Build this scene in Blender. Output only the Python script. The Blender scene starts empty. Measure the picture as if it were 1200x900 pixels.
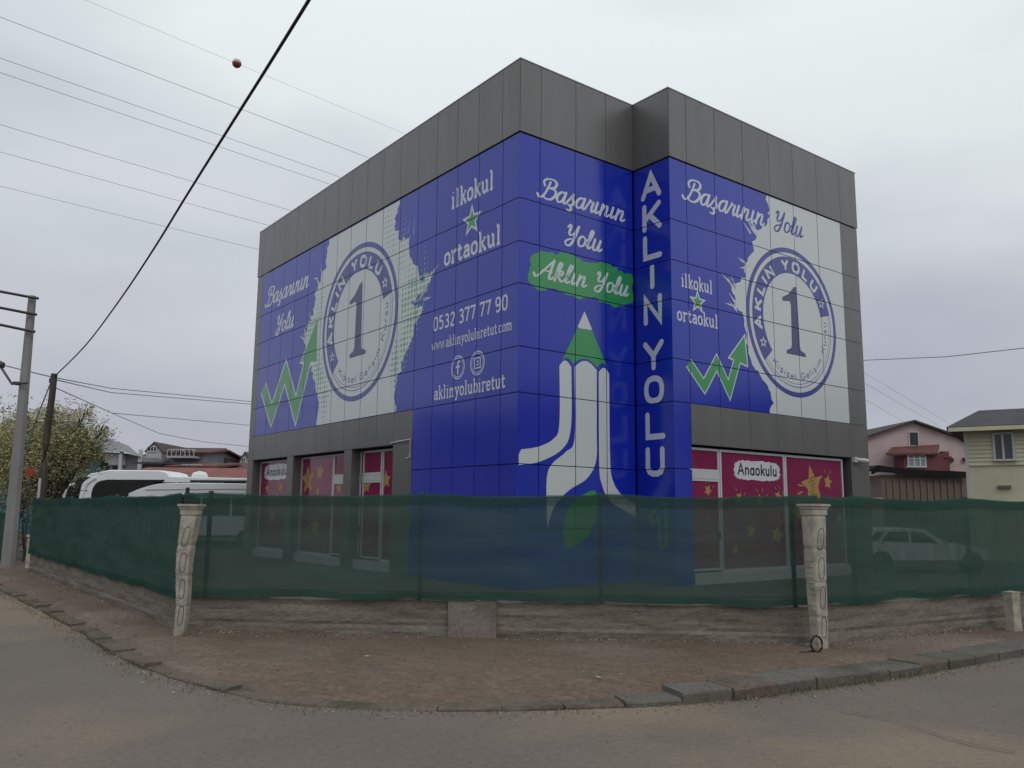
import bpy, math, random
from mathutils import Vector, Matrix, geometry, noise
R = math.radians
random.seed(7)
scene = bpy.context.scene
COL = scene.collection

# ------------------------------------------------------------------ camera
CAMH, FPX, PITCH, ROLL = 1.6, 985.95, 0.15, -0.0099
cam_data = bpy.data.cameras.new("camera")
cam = bpy.data.objects.new("camera", cam_data)
COL.objects.link(cam)
cam_data.sensor_width = 36.0
cam_data.lens = 36.0 * FPX / 1200.0
cam_data.clip_start, cam_data.clip_end = 0.05, 4000
_f = Vector((0, math.cos(PITCH), math.sin(PITCH)))
_r0, _u0 = Vector((1, 0, 0)), Vector((0, -math.sin(PITCH), math.cos(PITCH)))
_r = _r0 * math.cos(ROLL) - _u0 * math.sin(ROLL)
_u = _r0 * math.sin(ROLL) + _u0 * math.cos(ROLL)
m = Matrix.Identity(4)
for i in range(3):
    m[i][0], m[i][1], m[i][2] = _r[i], _u[i], -_f[i]
m[2][3] = CAMH
cam.matrix_world = m
scene.camera = cam

# ------------------------------------------------------------------ sky, sun, exposure
SUN_EL, SUN_ROT = 48, 150
world = bpy.data.worlds.new("World")
scene.world = world
world.use_nodes = True
nt = world.node_tree
nt.nodes.clear()
def N(t, kind, **kw):
    n = t.nodes.new(kind)
    for k, v in kw.items():
        setattr(n, k, v)
    return n
out = N(nt, 'ShaderNodeOutputWorld')
bg = N(nt, 'ShaderNodeBackground')
bg.inputs['Strength'].default_value = 0.1
sky = N(nt, 'ShaderNodeTexSky', sky_type='NISHITA', sun_disc=False)
sky.sun_elevation, sky.sun_rotation = R(SUN_EL), R(SUN_ROT)
sky.dust_density, sky.air_density = 3.0, 1.0
tc = N(nt, 'ShaderNodeTexCoord')
mp = N(nt, 'ShaderNodeMapping')
mp.inputs['Scale'].default_value = (1.0, 1.0, 2.6)
mp.inputs['Location'].default_value = (3.1, 0.7, 0.2)
nz = N(nt, 'ShaderNodeTexNoise')
nz.inputs['Scale'].default_value, nz.inputs['Detail'].default_value, nz.inputs['Roughness'].default_value = 1.7, 5.0, 0.42
nt.links.new(tc.outputs['Generated'], mp.inputs[0]); nt.links.new(mp.outputs[0], nz.inputs[0])
sep = N(nt, 'ShaderNodeSeparateXYZ')
nt.links.new(tc.outputs['Generated'], sep.inputs[0])
grad = N(nt, 'ShaderNodeValToRGB')                    # horizon greyer and cooler, overhead paler: a closed cloud deck
e = grad.color_ramp.elements
e[0].position, e[0].color = 0.0, (4.55/9, 4.7/9, 5.2/9, 1)
e[1].position, e[1].color = 0.55, (6.9/9, 7.45/9, 7.6/9, 1)
mid = e.new(0.22); mid.color = (5.5/9, 5.75/9, 6.15/9, 1)
nt.links.new(sep.outputs['Z'], grad.inputs[0])
cl = N(nt, 'ShaderNodeValToRGB')
e = cl.color_ramp.elements
e[0].position, e[0].color = 0.34, (0.80, 0.80, 0.86, 1)
e[1].position, e[1].color = 0.64, (1.20, 1.20, 1.17, 1)
nt.links.new(nz.outputs['Fac'], cl.inputs[0])
mul = N(nt, 'ShaderNodeMix', data_type='RGBA', blend_type='MULTIPLY')
mul.inputs[0].default_value = 1
nt.links.new(grad.outputs[0], mul.inputs[6]); nt.links.new(cl.outputs[0], mul.inputs[7])
sc9 = N(nt, 'ShaderNodeVectorMath', operation='SCALE'); sc9.inputs['Scale'].default_value = 9.0
nt.links.new(mul.outputs[2], sc9.inputs[0])
mix = N(nt, 'ShaderNodeMix', data_type='RGBA')
mix.inputs[0].default_value = 0.94
nt.links.new(sky.outputs[0], mix.inputs[6]); nt.links.new(sc9.outputs[0], mix.inputs[7])
nt.links.new(mix.outputs[2], bg.inputs['Color']); nt.links.new(bg.outputs[0], out.inputs[0])

sun_data = bpy.data.lights.new("sun", 'SUN')
sun_data.energy, sun_data.angle, sun_data.color = 0.5, R(30), (1.0, 0.96, 0.9)
sun = bpy.data.objects.new("sun", sun_data)
COL.objects.link(sun)
_a = R(SUN_ROT)
sun_dir = Vector((math.sin(_a) * math.cos(R(SUN_EL)), math.cos(_a) * math.cos(R(SUN_EL)), math.sin(R(SUN_EL))))
sun.rotation_euler = sun_dir.to_track_quat('Z', 'Y').to_euler()
sun.location = (0, 0, 40)

vs = scene.view_settings
vs.view_transform, vs.look, vs.exposure, vs.gamma = 'Standard', 'None', 0.06, 1.0
vs.use_curve_mapping = False
scene.cycles.max_bounces = 8
scene.cycles.transparent_max_bounces = 16

# ------------------------------------------------------------------ measuring helpers (photo pixel -> point of the place)
def ray(px, py):
    X2, Y2 = (px - 600) / FPX, -(py - 450) / FPX
    x = X2 * math.cos(-ROLL) - Y2 * math.sin(-ROLL)
    v = X2 * math.sin(-ROLL) + Y2 * math.cos(-ROLL)
    return Vector((x, math.cos(PITCH) - v * math.sin(PITCH), math.sin(PITCH) + v * math.cos(PITCH)))
def gnd(px, py, z=0.0):
    d = ray(px, py); t = (z - CAMH) / d.z
    return Vector((d.x * t, d.y * t, z))
def at(px, py, y):
    d = ray(px, py); t = y / d.y
    return Vector((d.x * t, y, CAMH + d.z * t))
def zat(px, py, z):
    d = ray(px, py); t = (z - CAMH) / d.z
    return Vector((d.x * t, d.y * t, z))

# ------------------------------------------------------------------ objects
def tag(o, label=None, cat=None, group=None, kind=None):
    if label: o['label'] = label
    if cat: o['category'] = cat
    if group: o['group'] = group
    if kind: o['kind'] = kind
    return o
def thing(name, loc, label, cat, group=None):
    o = bpy.data.objects.new(name, None)
    o.empty_display_size = 0.2
    COL.objects.link(o); o.location = Vector(loc)
    o['wl'] = list(loc)
    return tag(o, label, cat, group)
def wl(o):
    return Vector(o['wl']) if o and 'wl' in o.keys() else Vector((0, 0, 0))
def obj(name, verts, faces, mats, parent=None, idx=None, smooth=False, center=None):
    vv = [Vector(v) for v in verts]
    if center is None:
        lo = [min(v[i] for v in vv) for i in range(3)]; hi = [max(v[i] for v in vv) for i in range(3)]
        center = Vector([(lo[i] + hi[i]) / 2 for i in range(3)])
    me = bpy.data.meshes.new(name)
    me.from_pydata([v - center for v in vv], [], faces)
    if not isinstance(mats, (list, tuple)): mats = [mats]
    for mt in mats: me.materials.append(mt)
    if idx: me.polygons.foreach_set('material_index', idx)
    if smooth: me.polygons.foreach_set('use_smooth', [True] * len(me.polygons))
    me.update()
    o = bpy.data.objects.new(name, me)
    COL.objects.link(o)
    o['wl'] = list(center)
    o.location = center - wl(parent)
    if parent: o.parent = parent
    return o
class MB:
    def __init__(s): s.v, s.f, s.i = [], [], []
    def add(s, v, f, mi=0):
        b = len(s.v); s.v += [Vector(q) for q in v]
        for q in f: s.f.append([b + k for k in q]); s.i.append(mi)
        return s
    def box(s, c, size, rz=0, mi=0, axes=None):
        """c centre, size (x,y,z); axes: optional 3 vectors"""
        ax = axes or (Vector((math.cos(rz), math.sin(rz), 0)), Vector((-math.sin(rz), math.cos(rz), 0)), Vector((0, 0, 1)))
        v = []
        for z in (-.5, .5):
            for x, y in ((-.5, -.5), (.5, -.5), (.5, .5), (-.5, .5)):
                v.append(Vector(c) + ax[0] * x * size[0] + ax[1] * y * size[1] + ax[2] * z * size[2])
        return s.add(v, [(3, 2, 1, 0), (4, 5, 6, 7), (0, 1, 5, 4), (1, 2, 6, 5), (2, 3, 7, 6), (3, 0, 4, 7)], mi)
    def prism(s, poly, vec, mi=0):
        """poly: 3D points (planar), extruded by vec"""
        n = len(poly); vec = Vector(vec)
        v = [Vector(p) for p in poly] + [Vector(p) + vec for p in poly]
        f = [tuple(range(n))[::-1], tuple(range(n, 2 * n))] + [(i, (i + 1) % n, n + (i + 1) % n, n + i) for i in range(n)]
        return s.add(v, f, mi)
    def tube(s, pts, r, n=6, mi=0):
        pts = [Vector(p) for p in pts]
        if not isinstance(r, (list, tuple)): r = [r] * len(pts)
        b = len(s.v)
        for i, p in enumerate(pts):
            d = (pts[min(i + 1, len(pts) - 1)] - pts[max(i - 1, 0)]).normalized()
            a = d.cross(Vector((0, 0, 1)))
            if a.length < 1e-3: a = d.cross(Vector((1, 0, 0)))
            a.normalize(); c = d.cross(a)
            for k in range(n):
                t = 2 * math.pi * k / n
                s.v.append(p + (a * math.cos(t) + c * math.sin(t)) * r[i])
        for i in range(len(pts) - 1):
            for k in range(n):
                k2 = (k + 1) % n
                s.f.append([b + i * n + k, b + i * n + k2, b + (i + 1) * n + k2, b + (i + 1) * n + k]); s.i.append(mi)
        s.f.append([b + k for k in range(n)][::-1]); s.i.append(mi)
        s.f.append([b + (len(pts) - 1) * n + k for k in range(n)]); s.i.append(mi)
        return s
    def build(s, name, mats, parent=None, smooth=False, center=None):
        return obj(name, s.v, s.f, mats, parent, s.i, smooth, center)

# ------------------------------------------------------------------ materials
def mat(name, col, rough=0.8, metal=0.0, ior=1.45, noise_amt=0.0, noise_scale=3.0, bump=0.0, bump_scale=40.0, stretch=(1, 1, 1), col2=None, detail=6, spec=0.5, bdist=0.01):
    mt = bpy.data.materials.new(name); mt.use_nodes = True
    t = mt.node_tree; b = t.nodes['Principled BSDF']
    b.inputs['Roughness'].default_value = rough; b.inputs['Metallic'].default_value = metal
    b.inputs['IOR'].default_value = ior; b.inputs['Specular IOR Level'].default_value = spec
    b.inputs['Base Color'].default_value = (*col, 1)
    if noise_amt or bump:
        geo = N(t, 'ShaderNodeNewGeometry'); mpn = N(t, 'ShaderNodeMapping')
        mpn.inputs['Scale'].default_value = stretch
        t.links.new(geo.outputs['Position'], mpn.inputs[0])
    if noise_amt:
        n = N(t, 'ShaderNodeTexNoise'); n.inputs['Scale'].default_value = noise_scale; n.inputs['Detail'].default_value = detail
        n.inputs['Roughness'].default_value = 0.62
        t.links.new(mpn.outputs[0], n.inputs[0])
        r = N(t, 'ShaderNodeValToRGB')
        c2 = col2 or tuple(c * (1 - noise_amt) for c in col)
        r.color_ramp.elements[0].position, r.color_ramp.elements[0].color = 0.32, (*c2, 1)
        r.color_ramp.elements[1].position, r.color_ramp.elements[1].color = 0.68, (*[min(1, c * (1 + noise_amt * .4)) for c in col], 1)
        t.links.new(n.outputs['Fac'], r.inputs[0]); t.links.new(r.outputs[0], b.inputs['Base Color'])
    if bump:
        n2 = N(t, 'ShaderNodeTexNoise'); n2.inputs['Scale'].default_value = bump_scale; n2.inputs['Detail'].default_value = 5
        t.links.new(mpn.outputs[0], n2.inputs[0])
        bp = N(t, 'ShaderNodeBump'); bp.inputs['Strength'].default_value = bump; bp.inputs['Distance'].default_value = bdist
        t.links.new(n2.outputs['Fac'], bp.inputs['Height']); t.links.new(bp.outputs[0], b.inputs['Normal'])
    return mt
GL = dict(rough=0.17, ior=1.66, bump=0.16, bump_scale=0.8, bdist=0.02)
M = {}
M['blue'] = mat('blue_print', (0.006, 0.026, 0.43), noise_amt=0.08, noise_scale=.6, **GL)
M['white'] = mat('white_print', (0.62, 0.66, 0.66), **GL)
M['letter'] = mat('letter_print', (0.62, 0.66, 0.72), **GL)
M['green'] = mat('green_print', (0.03, 0.31, 0.08), **GL)
M['dgreen'] = mat('dot_print', (0.16, 0.42, 0.24), **GL)
M['navy'] = mat('ring_print', (0.035, 0.05, 0.30), **GL)
M['navy2'] = mat('numeral_print', (0.03, 0.035, 0.14), **GL)
M['clad'] = mat('grey_cladding', (0.185, 0.182, 0.178), rough=0.36, metal=0.45, noise_amt=0.11, noise_scale=2.2, bump=0.06, bump_scale=1.2, stretch=(1, 1, .18))
M['core'] = mat('dark_backing', (0.015, 0.015, 0.02), rough=0.9)
M['magenta'] = mat('magenta_film', (0.23, 0.018, 0.078), rough=0.12, bump=.1, bump_scale=1.2, noise_amt=.15, noise_scale=2)
M['gold'] = mat('gold_print', (0.42, 0.26, 0.085), rough=0.3)
M['darkink'] = mat('dark_ink', (0.03, 0.02, 0.03), rough=0.4)
M['pvc'] = mat('white_window_frame', (0.55, 0.55, 0.56), rough=0.4, noise_amt=.08)
M['asphalt'] = None
M['black'] = mat('black_plastic', (0.02, 0.02, 0.022), rough=0.5)
M['glass'] = mat('dark_glass', (0.012, 0.015, 0.02), rough=0.08, ior=1.5)
M['paint'] = mat('white_vehicle_paint', (0.84, 0.86, 0.88), rough=0.22, noise_amt=.05, noise_scale=1.2)
M['rubber'] = mat('tyre_rubber', (0.02, 0.02, 0.02), rough=.85)
M['steel'] = mat('weathered_steel', (0.10, 0.10, 0.10), rough=.55, metal=.6, noise_amt=.3)
M['polecon'] = mat('pole_concrete', (0.27, 0.265, 0.26), rough=.9, noise_amt=.22, noise_scale=2.5, stretch=(1, 1, .25), bump=.3, bump_scale=30)
M['wood'] = mat('weathered_wood', (0.085, 0.07, 0.055), rough=.9, noise_amt=.45, noise_scale=6, stretch=(1, 1, .15), bump=.5, bump_scale=25)
M['bark'] = mat('bark', (0.07, 0.06, 0.05), rough=.95, noise_amt=.4, noise_scale=5)
M['cable'] = mat('cable_black', (0.02, 0.02, 0.022), rough=.7)
M['wire'] = mat('wire_grey', (0.20, 0.20, 0.22), rough=.6)

def two_noise_ground(name, ca, cb, cc, s1, s2, bump, bs, brick=None, rough=.9, cpos=(.52,.66), lo=.62, hi=1.28):
    mt = bpy.data.materials.new(name); mt.use_nodes = True
    t = mt.node_tree; b = t.nodes['Principled BSDF']; b.inputs['Roughness'].default_value = rough
    b.inputs['Specular IOR Level'].default_value = .3
    geo = N(t, 'ShaderNodeNewGeometry')
    n1 = N(t, 'ShaderNodeTexNoise'); n1.inputs['Scale'].default_value = s1; n1.inputs['Detail'].default_value = 7; n1.inputs['Roughness'].default_value = .6
    n2 = N(t, 'ShaderNodeTexNoise'); n2.inputs['Scale'].default_value = s2; n2.inputs['Detail'].default_value = 6; n2.inputs['Roughness'].default_value = .7
    n3 = N(t, 'ShaderNodeTexNoise'); n3.inputs['Scale'].default_value = s1 * .37; n3.inputs['Detail'].default_value = 5
    for n in (n1, n2, n3): t.links.new(geo.outputs['Position'], n.inputs[0])
    r = N(t, 'ShaderNodeValToRGB')
    r.color_ramp.elements[0].position, r.color_ramp.elements[0].color = .35, (*ca, 1)
    r.color_ramp.elements[1].position, r.color_ramp.elements[1].color = .65, (*cb, 1)
    t.links.new(n1.outputs['Fac'], r.inputs[0])
    r3 = N(t, 'ShaderNodeValToRGB')
    r3.color_ramp.elements[0].position, r3.color_ramp.elements[0].color = cpos[0], (0, 0, 0, 1)
    r3.color_ramp.elements[1].position, r3.color_ramp.elements[1].color = cpos[1], (1, 1, 1, 1)
    t.links.new(n3.outputs['Fac'], r3.inputs[0])
    mx = N(t, 'ShaderNodeMix', data_type='RGBA'); t.links.new(r3.outputs[0], mx.inputs[0])
    t.links.new(r.outputs[0], mx.inputs[6]); mx.inputs[7].default_value = (*cc, 1)
    r2 = N(t, 'ShaderNodeValToRGB')
    r2.color_ramp.elements[0].position, r2.color_ramp.elements[0].color = .3, (lo, lo, lo, 1)
    r2.color_ramp.elements[1].position, r2.color_ramp.elements[1].color = .72, (hi, hi, hi, 1)
    t.links.new(n2.outputs['Fac'], r2.inputs[0])
    m2 = N(t, 'ShaderNodeMix', data_type='RGBA', blend_type='MULTIPLY'); m2.inputs[0].default_value = 1
    t.links.new(mx.outputs[2], m2.inputs[6]); t.links.new(r2.outputs[0], m2.inputs[7])
    last = m2.outputs[2]; h = n2.outputs['Fac']
    if brick:
        mp_ = N(t, 'ShaderNodeMapping'); mp_.inputs['Rotation'].default_value = (0, 0, brick[0])
        t.links.new(geo.outputs['Position'], mp_.inputs[0])
        br = N(t, 'ShaderNodeTexBrick'); br.inputs['Scale'].default_value = brick[1]
        br.inputs['Color1'].default_value = (.88, .88, .88, 1); br.inputs['Color2'].default_value = (1.08, 1.04, 1.02, 1)
        br.inputs['Mortar'].default_value = (.74, .74, .74, 1); br.inputs['Mortar Size'].default_value = .018
        br.inputs['Mortar Smooth'].default_value = .6
        t.links.new(mp_.outputs[0], br.inputs[0]); br.inputs['Color1'].default_value = (.86, .86, .86, 1); br.inputs['Color2'].default_value = (1.12, 1.08, 1.04, 1)
        m3 = N(t, 'ShaderNodeMix', data_type='RGBA', blend_type='MULTIPLY'); m3.inputs[0].default_value = .8
        t.links.new(last, m3.inputs[6]); t.links.new(br.outputs[0], m3.inputs[7]); last = m3.outputs[2]
    t.links.new(last, b.inputs['Base Color'])
    bp = N(t, 'ShaderNodeBump'); bp.inputs['Strength'].default_value = bump; bp.inputs['Distance'].default_value = bs
    t.links.new(h, bp.inputs['Height']); t.links.new(bp.outputs[0], b.inputs['Normal'])
    return mt
M['asphalt'] = two_noise_ground('worn_asphalt', (.150, .126, .108), (.178, .150, .126), (.255, .205, .145), .5, 20, .3, .007, lo=.80, hi=1.16, cpos=(.50, .62))
M['paving'] = two_noise_ground('dusty_brown_paving', (.150, .110, .083), (.176, .131, .102), (.215, .178, .145), .8, 18, .6, .015, brick=(.4, 2.2))
M['lot'] = two_noise_ground('gravel_lot', (.085, .075, .062), (.11, .095, .08), (.06, .07, .045), .5, 9, .6, .03)
M['land'] = two_noise_ground('dry_land', (.12, .11, .08), (.10, .11, .06), (.14, .12, .09), .1, 2, .5, .05)
M['kerb'] = two_noise_ground('kerb_stone', (.125, .115, .10), (.16, .148, .128), (.085, .085, .06), 2.2, 22, .6, .012)
M['kerbmoss'] = two_noise_ground('mossy_kerb', (.135, .108, .085), (.165, .135, .108), (.085, .08, .055), 3, 18, .8, .02)
M['column'] = mat('aged_white_concrete', (0.44, 0.41, 0.34), rough=.9, noise_amt=.42, noise_scale=7, bump=.5, bump_scale=45)
M['patch'] = two_noise_ground('pale_concrete', (.22, .19, .165), (.26, .23, .20), (.17, .14, .12), 3, 40, .6, .01)

def wall_mat():
    mt = two_noise_ground('board_marked_concrete', (.19, .162, .136), (.262, .226, .19), (.22, .19, .162), 1.3, 14, .6, .012)
    t = mt.node_tree                                      # stretch the grain along the boards
    geo = [n for n in t.nodes if n.type == 'NEW_GEOMETRY'][0]
    mp_ = N(t, 'ShaderNodeMapping'); mp_.inputs['Scale'].default_value = (1, 1, 4)
    t.links.new(geo.outputs['Position'], mp_.inputs[0])
    for n in t.nodes:
        if n.type == 'TEX_NOISE': t.links.new(mp_.outputs[0], n.inputs[0])
    return mt
M['wall'] = wall_mat()

def net_mat(name, cover, col):
    """shade netting: open weave that lets part of the light through, less where seen at a slant"""
    mt = bpy.data.materials.new(name); mt.use_nodes = True
    t = mt.node_tree; t.nodes.clear()
    o = N(t, 'ShaderNodeOutputMaterial'); tr = N(t, 'ShaderNodeBsdfTransparent')
    d = N(t, 'ShaderNodeBsdfDiffuse'); tl = N(t, 'ShaderNodeBsdfTranslucent')
    geo = N(t, 'ShaderNodeNewGeometry')
    mp_ = N(t, 'ShaderNodeMapping'); mp_.inputs['Scale'].default_value = (.5, .5, 3.0)
    t.links.new(geo.outputs['Position'], mp_.inputs[0])
    n = N(t, 'ShaderNodeTexNoise'); n.inputs['Scale'].default_value = 1.6; n.inputs['Detail'].default_value = 5
    t.links.new(mp_.outputs[0], n.inputs[0])
    r = N(t, 'ShaderNodeValToRGB')
    r.color_ramp.elements[0].position, r.color_ramp.elements[0].color = .3, (*[c * .82 for c in col], 1)
    r.color_ramp.elements[1].position, r.color_ramp.elements[1].color = .7, (*[c * 1.15 for c in col], 1)
    t.links.new(n.outputs['Fac'], r.inputs[0])
    t.links.new(r.outputs[0], d.inputs[0]); t.links.new(r.outputs[0], tl.inputs[0])
    ms = N(t, 'ShaderNodeMixShader'); ms.inputs[0].default_value = .35
    t.links.new(d.outputs[0], ms.inputs[1]); t.links.new(tl.outputs[0], ms.inputs[2])
    lw = N(t, 'ShaderNodeLayerWeight'); lw.inputs[0].default_value = .5
    mr = N(t, 'ShaderNodeMapRange'); mr.inputs[1].default_value = 0.0; mr.inputs[2].default_value = .75
    mr.inputs[3].default_value = cover; mr.inputs[4].default_value = min(1, cover + .22)
    t.links.new(lw.outputs['Facing'], mr.inputs[0])
    wv = N(t, 'ShaderNodeMath', operation='MULTIPLY_ADD'); wv.inputs[1].default_value = .16
    t.links.new(n.outputs['Fac'], wv.inputs[0]); t.links.new(mr.outputs[0], wv.inputs[2])
    cp = N(t, 'ShaderNodeMath', operation='SUBTRACT', use_clamp=True); cp.inputs[1].default_value = .08
    t.links.new(wv.outputs[0], cp.inputs[0])
    m2 = N(t, 'ShaderNodeMixShader')
    t.links.new(cp.outputs[0], m2.inputs[0]); t.links.new(tr.outputs[0], m2.inputs[1]); t.links.new(ms.outputs[0], m2.inputs[2])
    t.links.new(m2.outputs[0], o.inputs[0])
    return mt
M['net'] = net_mat('green_shade_netting', .82, (.068, .116, .096))
M['net_dense'] = net_mat('dense_green_shade_netting', .84, (.064, .116, .095))
M['hem'] = net_mat('netting_hem', .50, (.056, .135, .105))

# ================================================================== GROUND, ROAD, PAVEMENT (structure)
def sheet(name, pts, z, mt):
    o = obj(name, [(x, y, z) for x, y in pts], [tuple(range(len(pts)))], mt)
    return tag(o, kind='structure')
sheet('ground', [(-1500, -1500), (1500, -1500), (1500, 1500), (-1500, 1500)], -0.16, M['land'])
# road sheet with gentle unevenness
def grid_sheet(name, x0, x1, y0, y1, nx, ny, fz, mt):
    v = []; f = []
    for j in range(ny + 1):
        for i in range(nx + 1):
            x = x0 + (x1 - x0) * i / nx; y = y0 + (y1 - y0) * j / ny
            v.append((x, y, fz(x, y)))
    for j in range(ny):
        for i in range(nx):
            a = j * (nx + 1) + i
            f.append((a, a + 1, a + nx + 2, a + nx + 1))
    return tag(obj(name, v, f, mt, smooth=True), kind='structure')
grid_sheet('road', -60, 60, -30, 60, 160, 160, lambda x, y: 0.010 * noise.noise(Vector((x * .35, y * .35, 1))) - .006, M['asphalt'])

WL = [Vector((-17.0, 28.7, 0)), Vector((-11.3, 20.2, 0)), Vector((-4.15, 10.75, 0))]      # fence line, left street
WR = [Vector((3.62, 10.18, 0)), Vector((7.1, 12.10, 0)), Vector((16.0, 17.0, 0))]
# kerb edge (street side)
kerb_px = [(0, 692), (40, 712), (92, 740), (130, 766), (180, 789), (240, 806), (300, 821), (360, 828), (420, 832), (500, 834), (600, 834), (700, 831), (790, 826), (850, 821), (900, 815), (990, 803), (1080, 790), (1180, 772)]
kerb = [gnd(*p) for p in kerb_px]
kerb = [kerb[0] + (kerb[0] - kerb[1]).normalized() * 14] + kerb + [kerb[-1] + (kerb[-1] - kerb[-2]).normalized() * 8]
def resample(pts, step):
    out_ = [pts[0]]; acc = 0
    for a, b in zip(pts, pts[1:]):
        L = (b - a).length; t = step - acc
        while t <= L:
            out_.append(a.lerp(b, t / L)); t += step
        acc = L - (t - step)
    return out_
kr = resample(kerb, .52)
def kerb_height(p):       # right part stands proud, the middle is worn down and half buried, the left is broken
    if p.x > 1.6: return .092
    if p.x > -2.6: return .018 + .075 * max(0, min(1, (p.x - 0.4) / 1.2))
    return .045
wallline = [WL[0], WL[1], WL[2], Vector((-4.0, 10.7, 0)), WR[0], WR[1], WR[2]]
# pavement: ruled between kerb and wall line
def along(pts, t):
    L = [0]
    for a, b in zip(pts, pts[1:]): L.append(L[-1] + (b - a).length)
    d = t * L[-1]
    for i in range(len(pts) - 1):
        if d <= L[i + 1] or i == len(pts) - 2:
            return pts[i].lerp(pts[i + 1], (d - L[i]) / (L[i + 1] - L[i]))
def kerb_in(i):
    a, b = kr[max(0, i - 1)], kr[min(len(kr) - 1, i + 1)]
    d = (b - a).normalized(); return Vector((-d.y, d.x, 0))
inner = [k + kerb_in(i) * (.12 + .18 * max(0, min(1, (k.x - .6) / 1.2))) for i, k in enumerate(kr)]
pv = []; pf = []; NJ = 26
def nearest_wall(p, i):
    return None
for i, p in enumerate(inner):
    # walk along the wall in step with the kerb
    q = along(wallline, i / (len(inner) - 1))
    # blend by arc so that rows stay perpendicular: project onto the wall polyline
    best = None
    for a, b in zip(wallline, wallline[1:]):
        ab = b - a; t = max(0, min(1, (p - a).dot(ab) / ab.length_squared)); c = a + ab * t
        if best is None or (c - p).length < (best - p).length: best = c
    q = best.lerp(q, .25)
    c = None
    for a, b in zip(wallline, wallline[1:]):
        ab = b - a; t = max(0, min(1, (q - a).dot(ab) / ab.length_squared)); cc = a + ab * t
        if c is None or (cc - q).length < (c - q).length: c = cc
    q = c + (c - p).normalized() * .12
    for j in range(NJ + 1):
        s = j / NJ; r = p.lerp(q, s)
        h0 = kerb_height(p) - .035; h = h0 + (.105 - h0) * min(1, s * 4)
        h += .022 * noise.noise(Vector((r.x * .9, r.y * .9, 3))) * min(1, s * 6) + .008 * noise.noise(Vector((r.x * 4, r.y * 4, 7)))
        pv.append((r.x, r.y, h))
for i in range(len(inner) - 1):
    for j in range(NJ):
        a = i * (NJ + 1) + j
        pf.append((a, a + NJ + 1, a + NJ + 2, a + 1))
pave = tag(obj('pavement', pv, pf, M['paving'], smooth=True), kind='structure')
# kerb stones, each its own piece
rk = random.Random(3)
for i in range(len(kr) - 1):
    a, b = kr[i], kr[i + 1]; d = (b - a).normalized(); n = Vector((-d.y, d.x, 0)); L = (b - a).length
    h = kerb_height(a) + rk.uniform(-.012, .012); gap = rk.uniform(.006, .022)
    left = a.x < -2.6
    if left and rk.random() < .35: h *= rk.uniform(.35, .8)
    sh = rk.uniform(-.012, .012) if not left else rk.uniform(-.018, .018)
    w = (.205 + .17 * max(0, min(1, (a.x - .6) / 1.2))) if not left else rk.uniform(.17, .24)
    mb = MB(); o = a + n * (sh + .0); lift = rk.uniform(-.008, .008)
    c8 = .018
    prof = [(0, -.12), (0, h - c8), (c8 * .8, h), (w, h + .003), (w, -.12)]
    def P(t, q): return o + d * t + n * q[0] + Vector((0, 0, q[1] + (lift if q[1] > 0 else 0) * (t / L - .5)))
    t0, t1 = gap / 2, L - gap / 2
    npf = len(prof)
    v = [P(t0, q) for q in prof] + [P(t1, q) for q in prof]
    v = [p + Vector((rk.uniform(-.005, .005), rk.uniform(-.005, .005), rk.uniform(-.004, .004))) for p in v]
    f = [tuple(range(npf)), tuple(range(npf, 2 * npf))[::-1]] + [(k, npf + k, npf + (k + 1) % npf, (k + 1) % npf) for k in range(npf)]
    mb.add(v, f)
    mb.build('kerb_stone', M['kerbmoss'] if a.x < .7 or rk.random() < .18 else M['kerb'], parent=pave)
# lot surface behind the fence
lotp = [(-11.2, 20.4), (-4.1, 10.9), (3.6, 10.4), (7.1, 12.3), (16, 17.2), (45, 33), (45, 75), (-45, 75), (-19, 31.9)]
sheet('yard', lotp, 0.062, M['lot'])
# thin crack in the asphalt on the right and a few faint ones
def crack(pts, w, name='road_crack'):
    pts = resample([gnd(*p) for p in pts], .12)
    v = []; f = []; rr = random.Random(len(pts))
    for i, p in enumerate(pts):
        d = (pts[min(i + 1, len(pts) - 1)] - pts[max(0, i - 1)]).normalized(); n = Vector((-d.y, d.x, 0))
        p = p + n * rr.uniform(-.015, .015); ww = w * rr.uniform(.4, 1.3)
        v += [p + n * ww + Vector((0, 0, .009)), p - n * ww + Vector((0, 0, .009))]
    for i in range(len(pts) - 1): f.append((2 * i, 2 * i + 1, 2 * i + 3, 2 * i + 2))
    tag(obj(name, v, f, mat('crack_dark', (.085, .073, .062), rough=1)), kind='structure')
crack([(985, 833), (1040, 843), (1100, 862), (1150, 876), (1199, 884)], .006)

# ================================================================== BUILDING
AZ = 0.6571
A0 = Vector((0.1189, 17.0, 0))
U1 = Vector((-math.sin(AZ), math.cos(AZ), 0)); U2 = Vector((math.cos(AZ), math.sin(AZ), 0)); UZ = Vector((0, 0, 1))
LL, MA, NB, RC = 14.92, 3.44, 1.127, 7.88
FACE = {'L': (A0, -U1, -U2), 'M': (A0, U2, -U1), 'N': (A0 + U2 * MA, -U1, -U2), 'R': (A0 + U2 * MA - U1 * NB, U2, -U1)}
def W(face, x, z, off=0.0):
    o, u, n = FACE[face]; return o + u * x + n * off + UZ * z
TOP, PB, BB = 11.29, 9.63, 4.01
ROWS = [PB, 8.17, 7.22, 6.31, 4.97, BB, 2.55, 1.25, 0.06]
CL = [-14.42, -13.5, -12.56, -11.58, -10.6, -9.58, -8.65, -7.78, -6.86, -5.92, -5.0, -4.11, -3.25, -2.36, -1.49, -.59, 0]
CM = [0, .56, 1.58, 2.51, 3.44]
CN = [0, 1.127]
CR = [0, .57, 1.6, 2.68, 3.76, 4.8, 5.89, 7.02]
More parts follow.
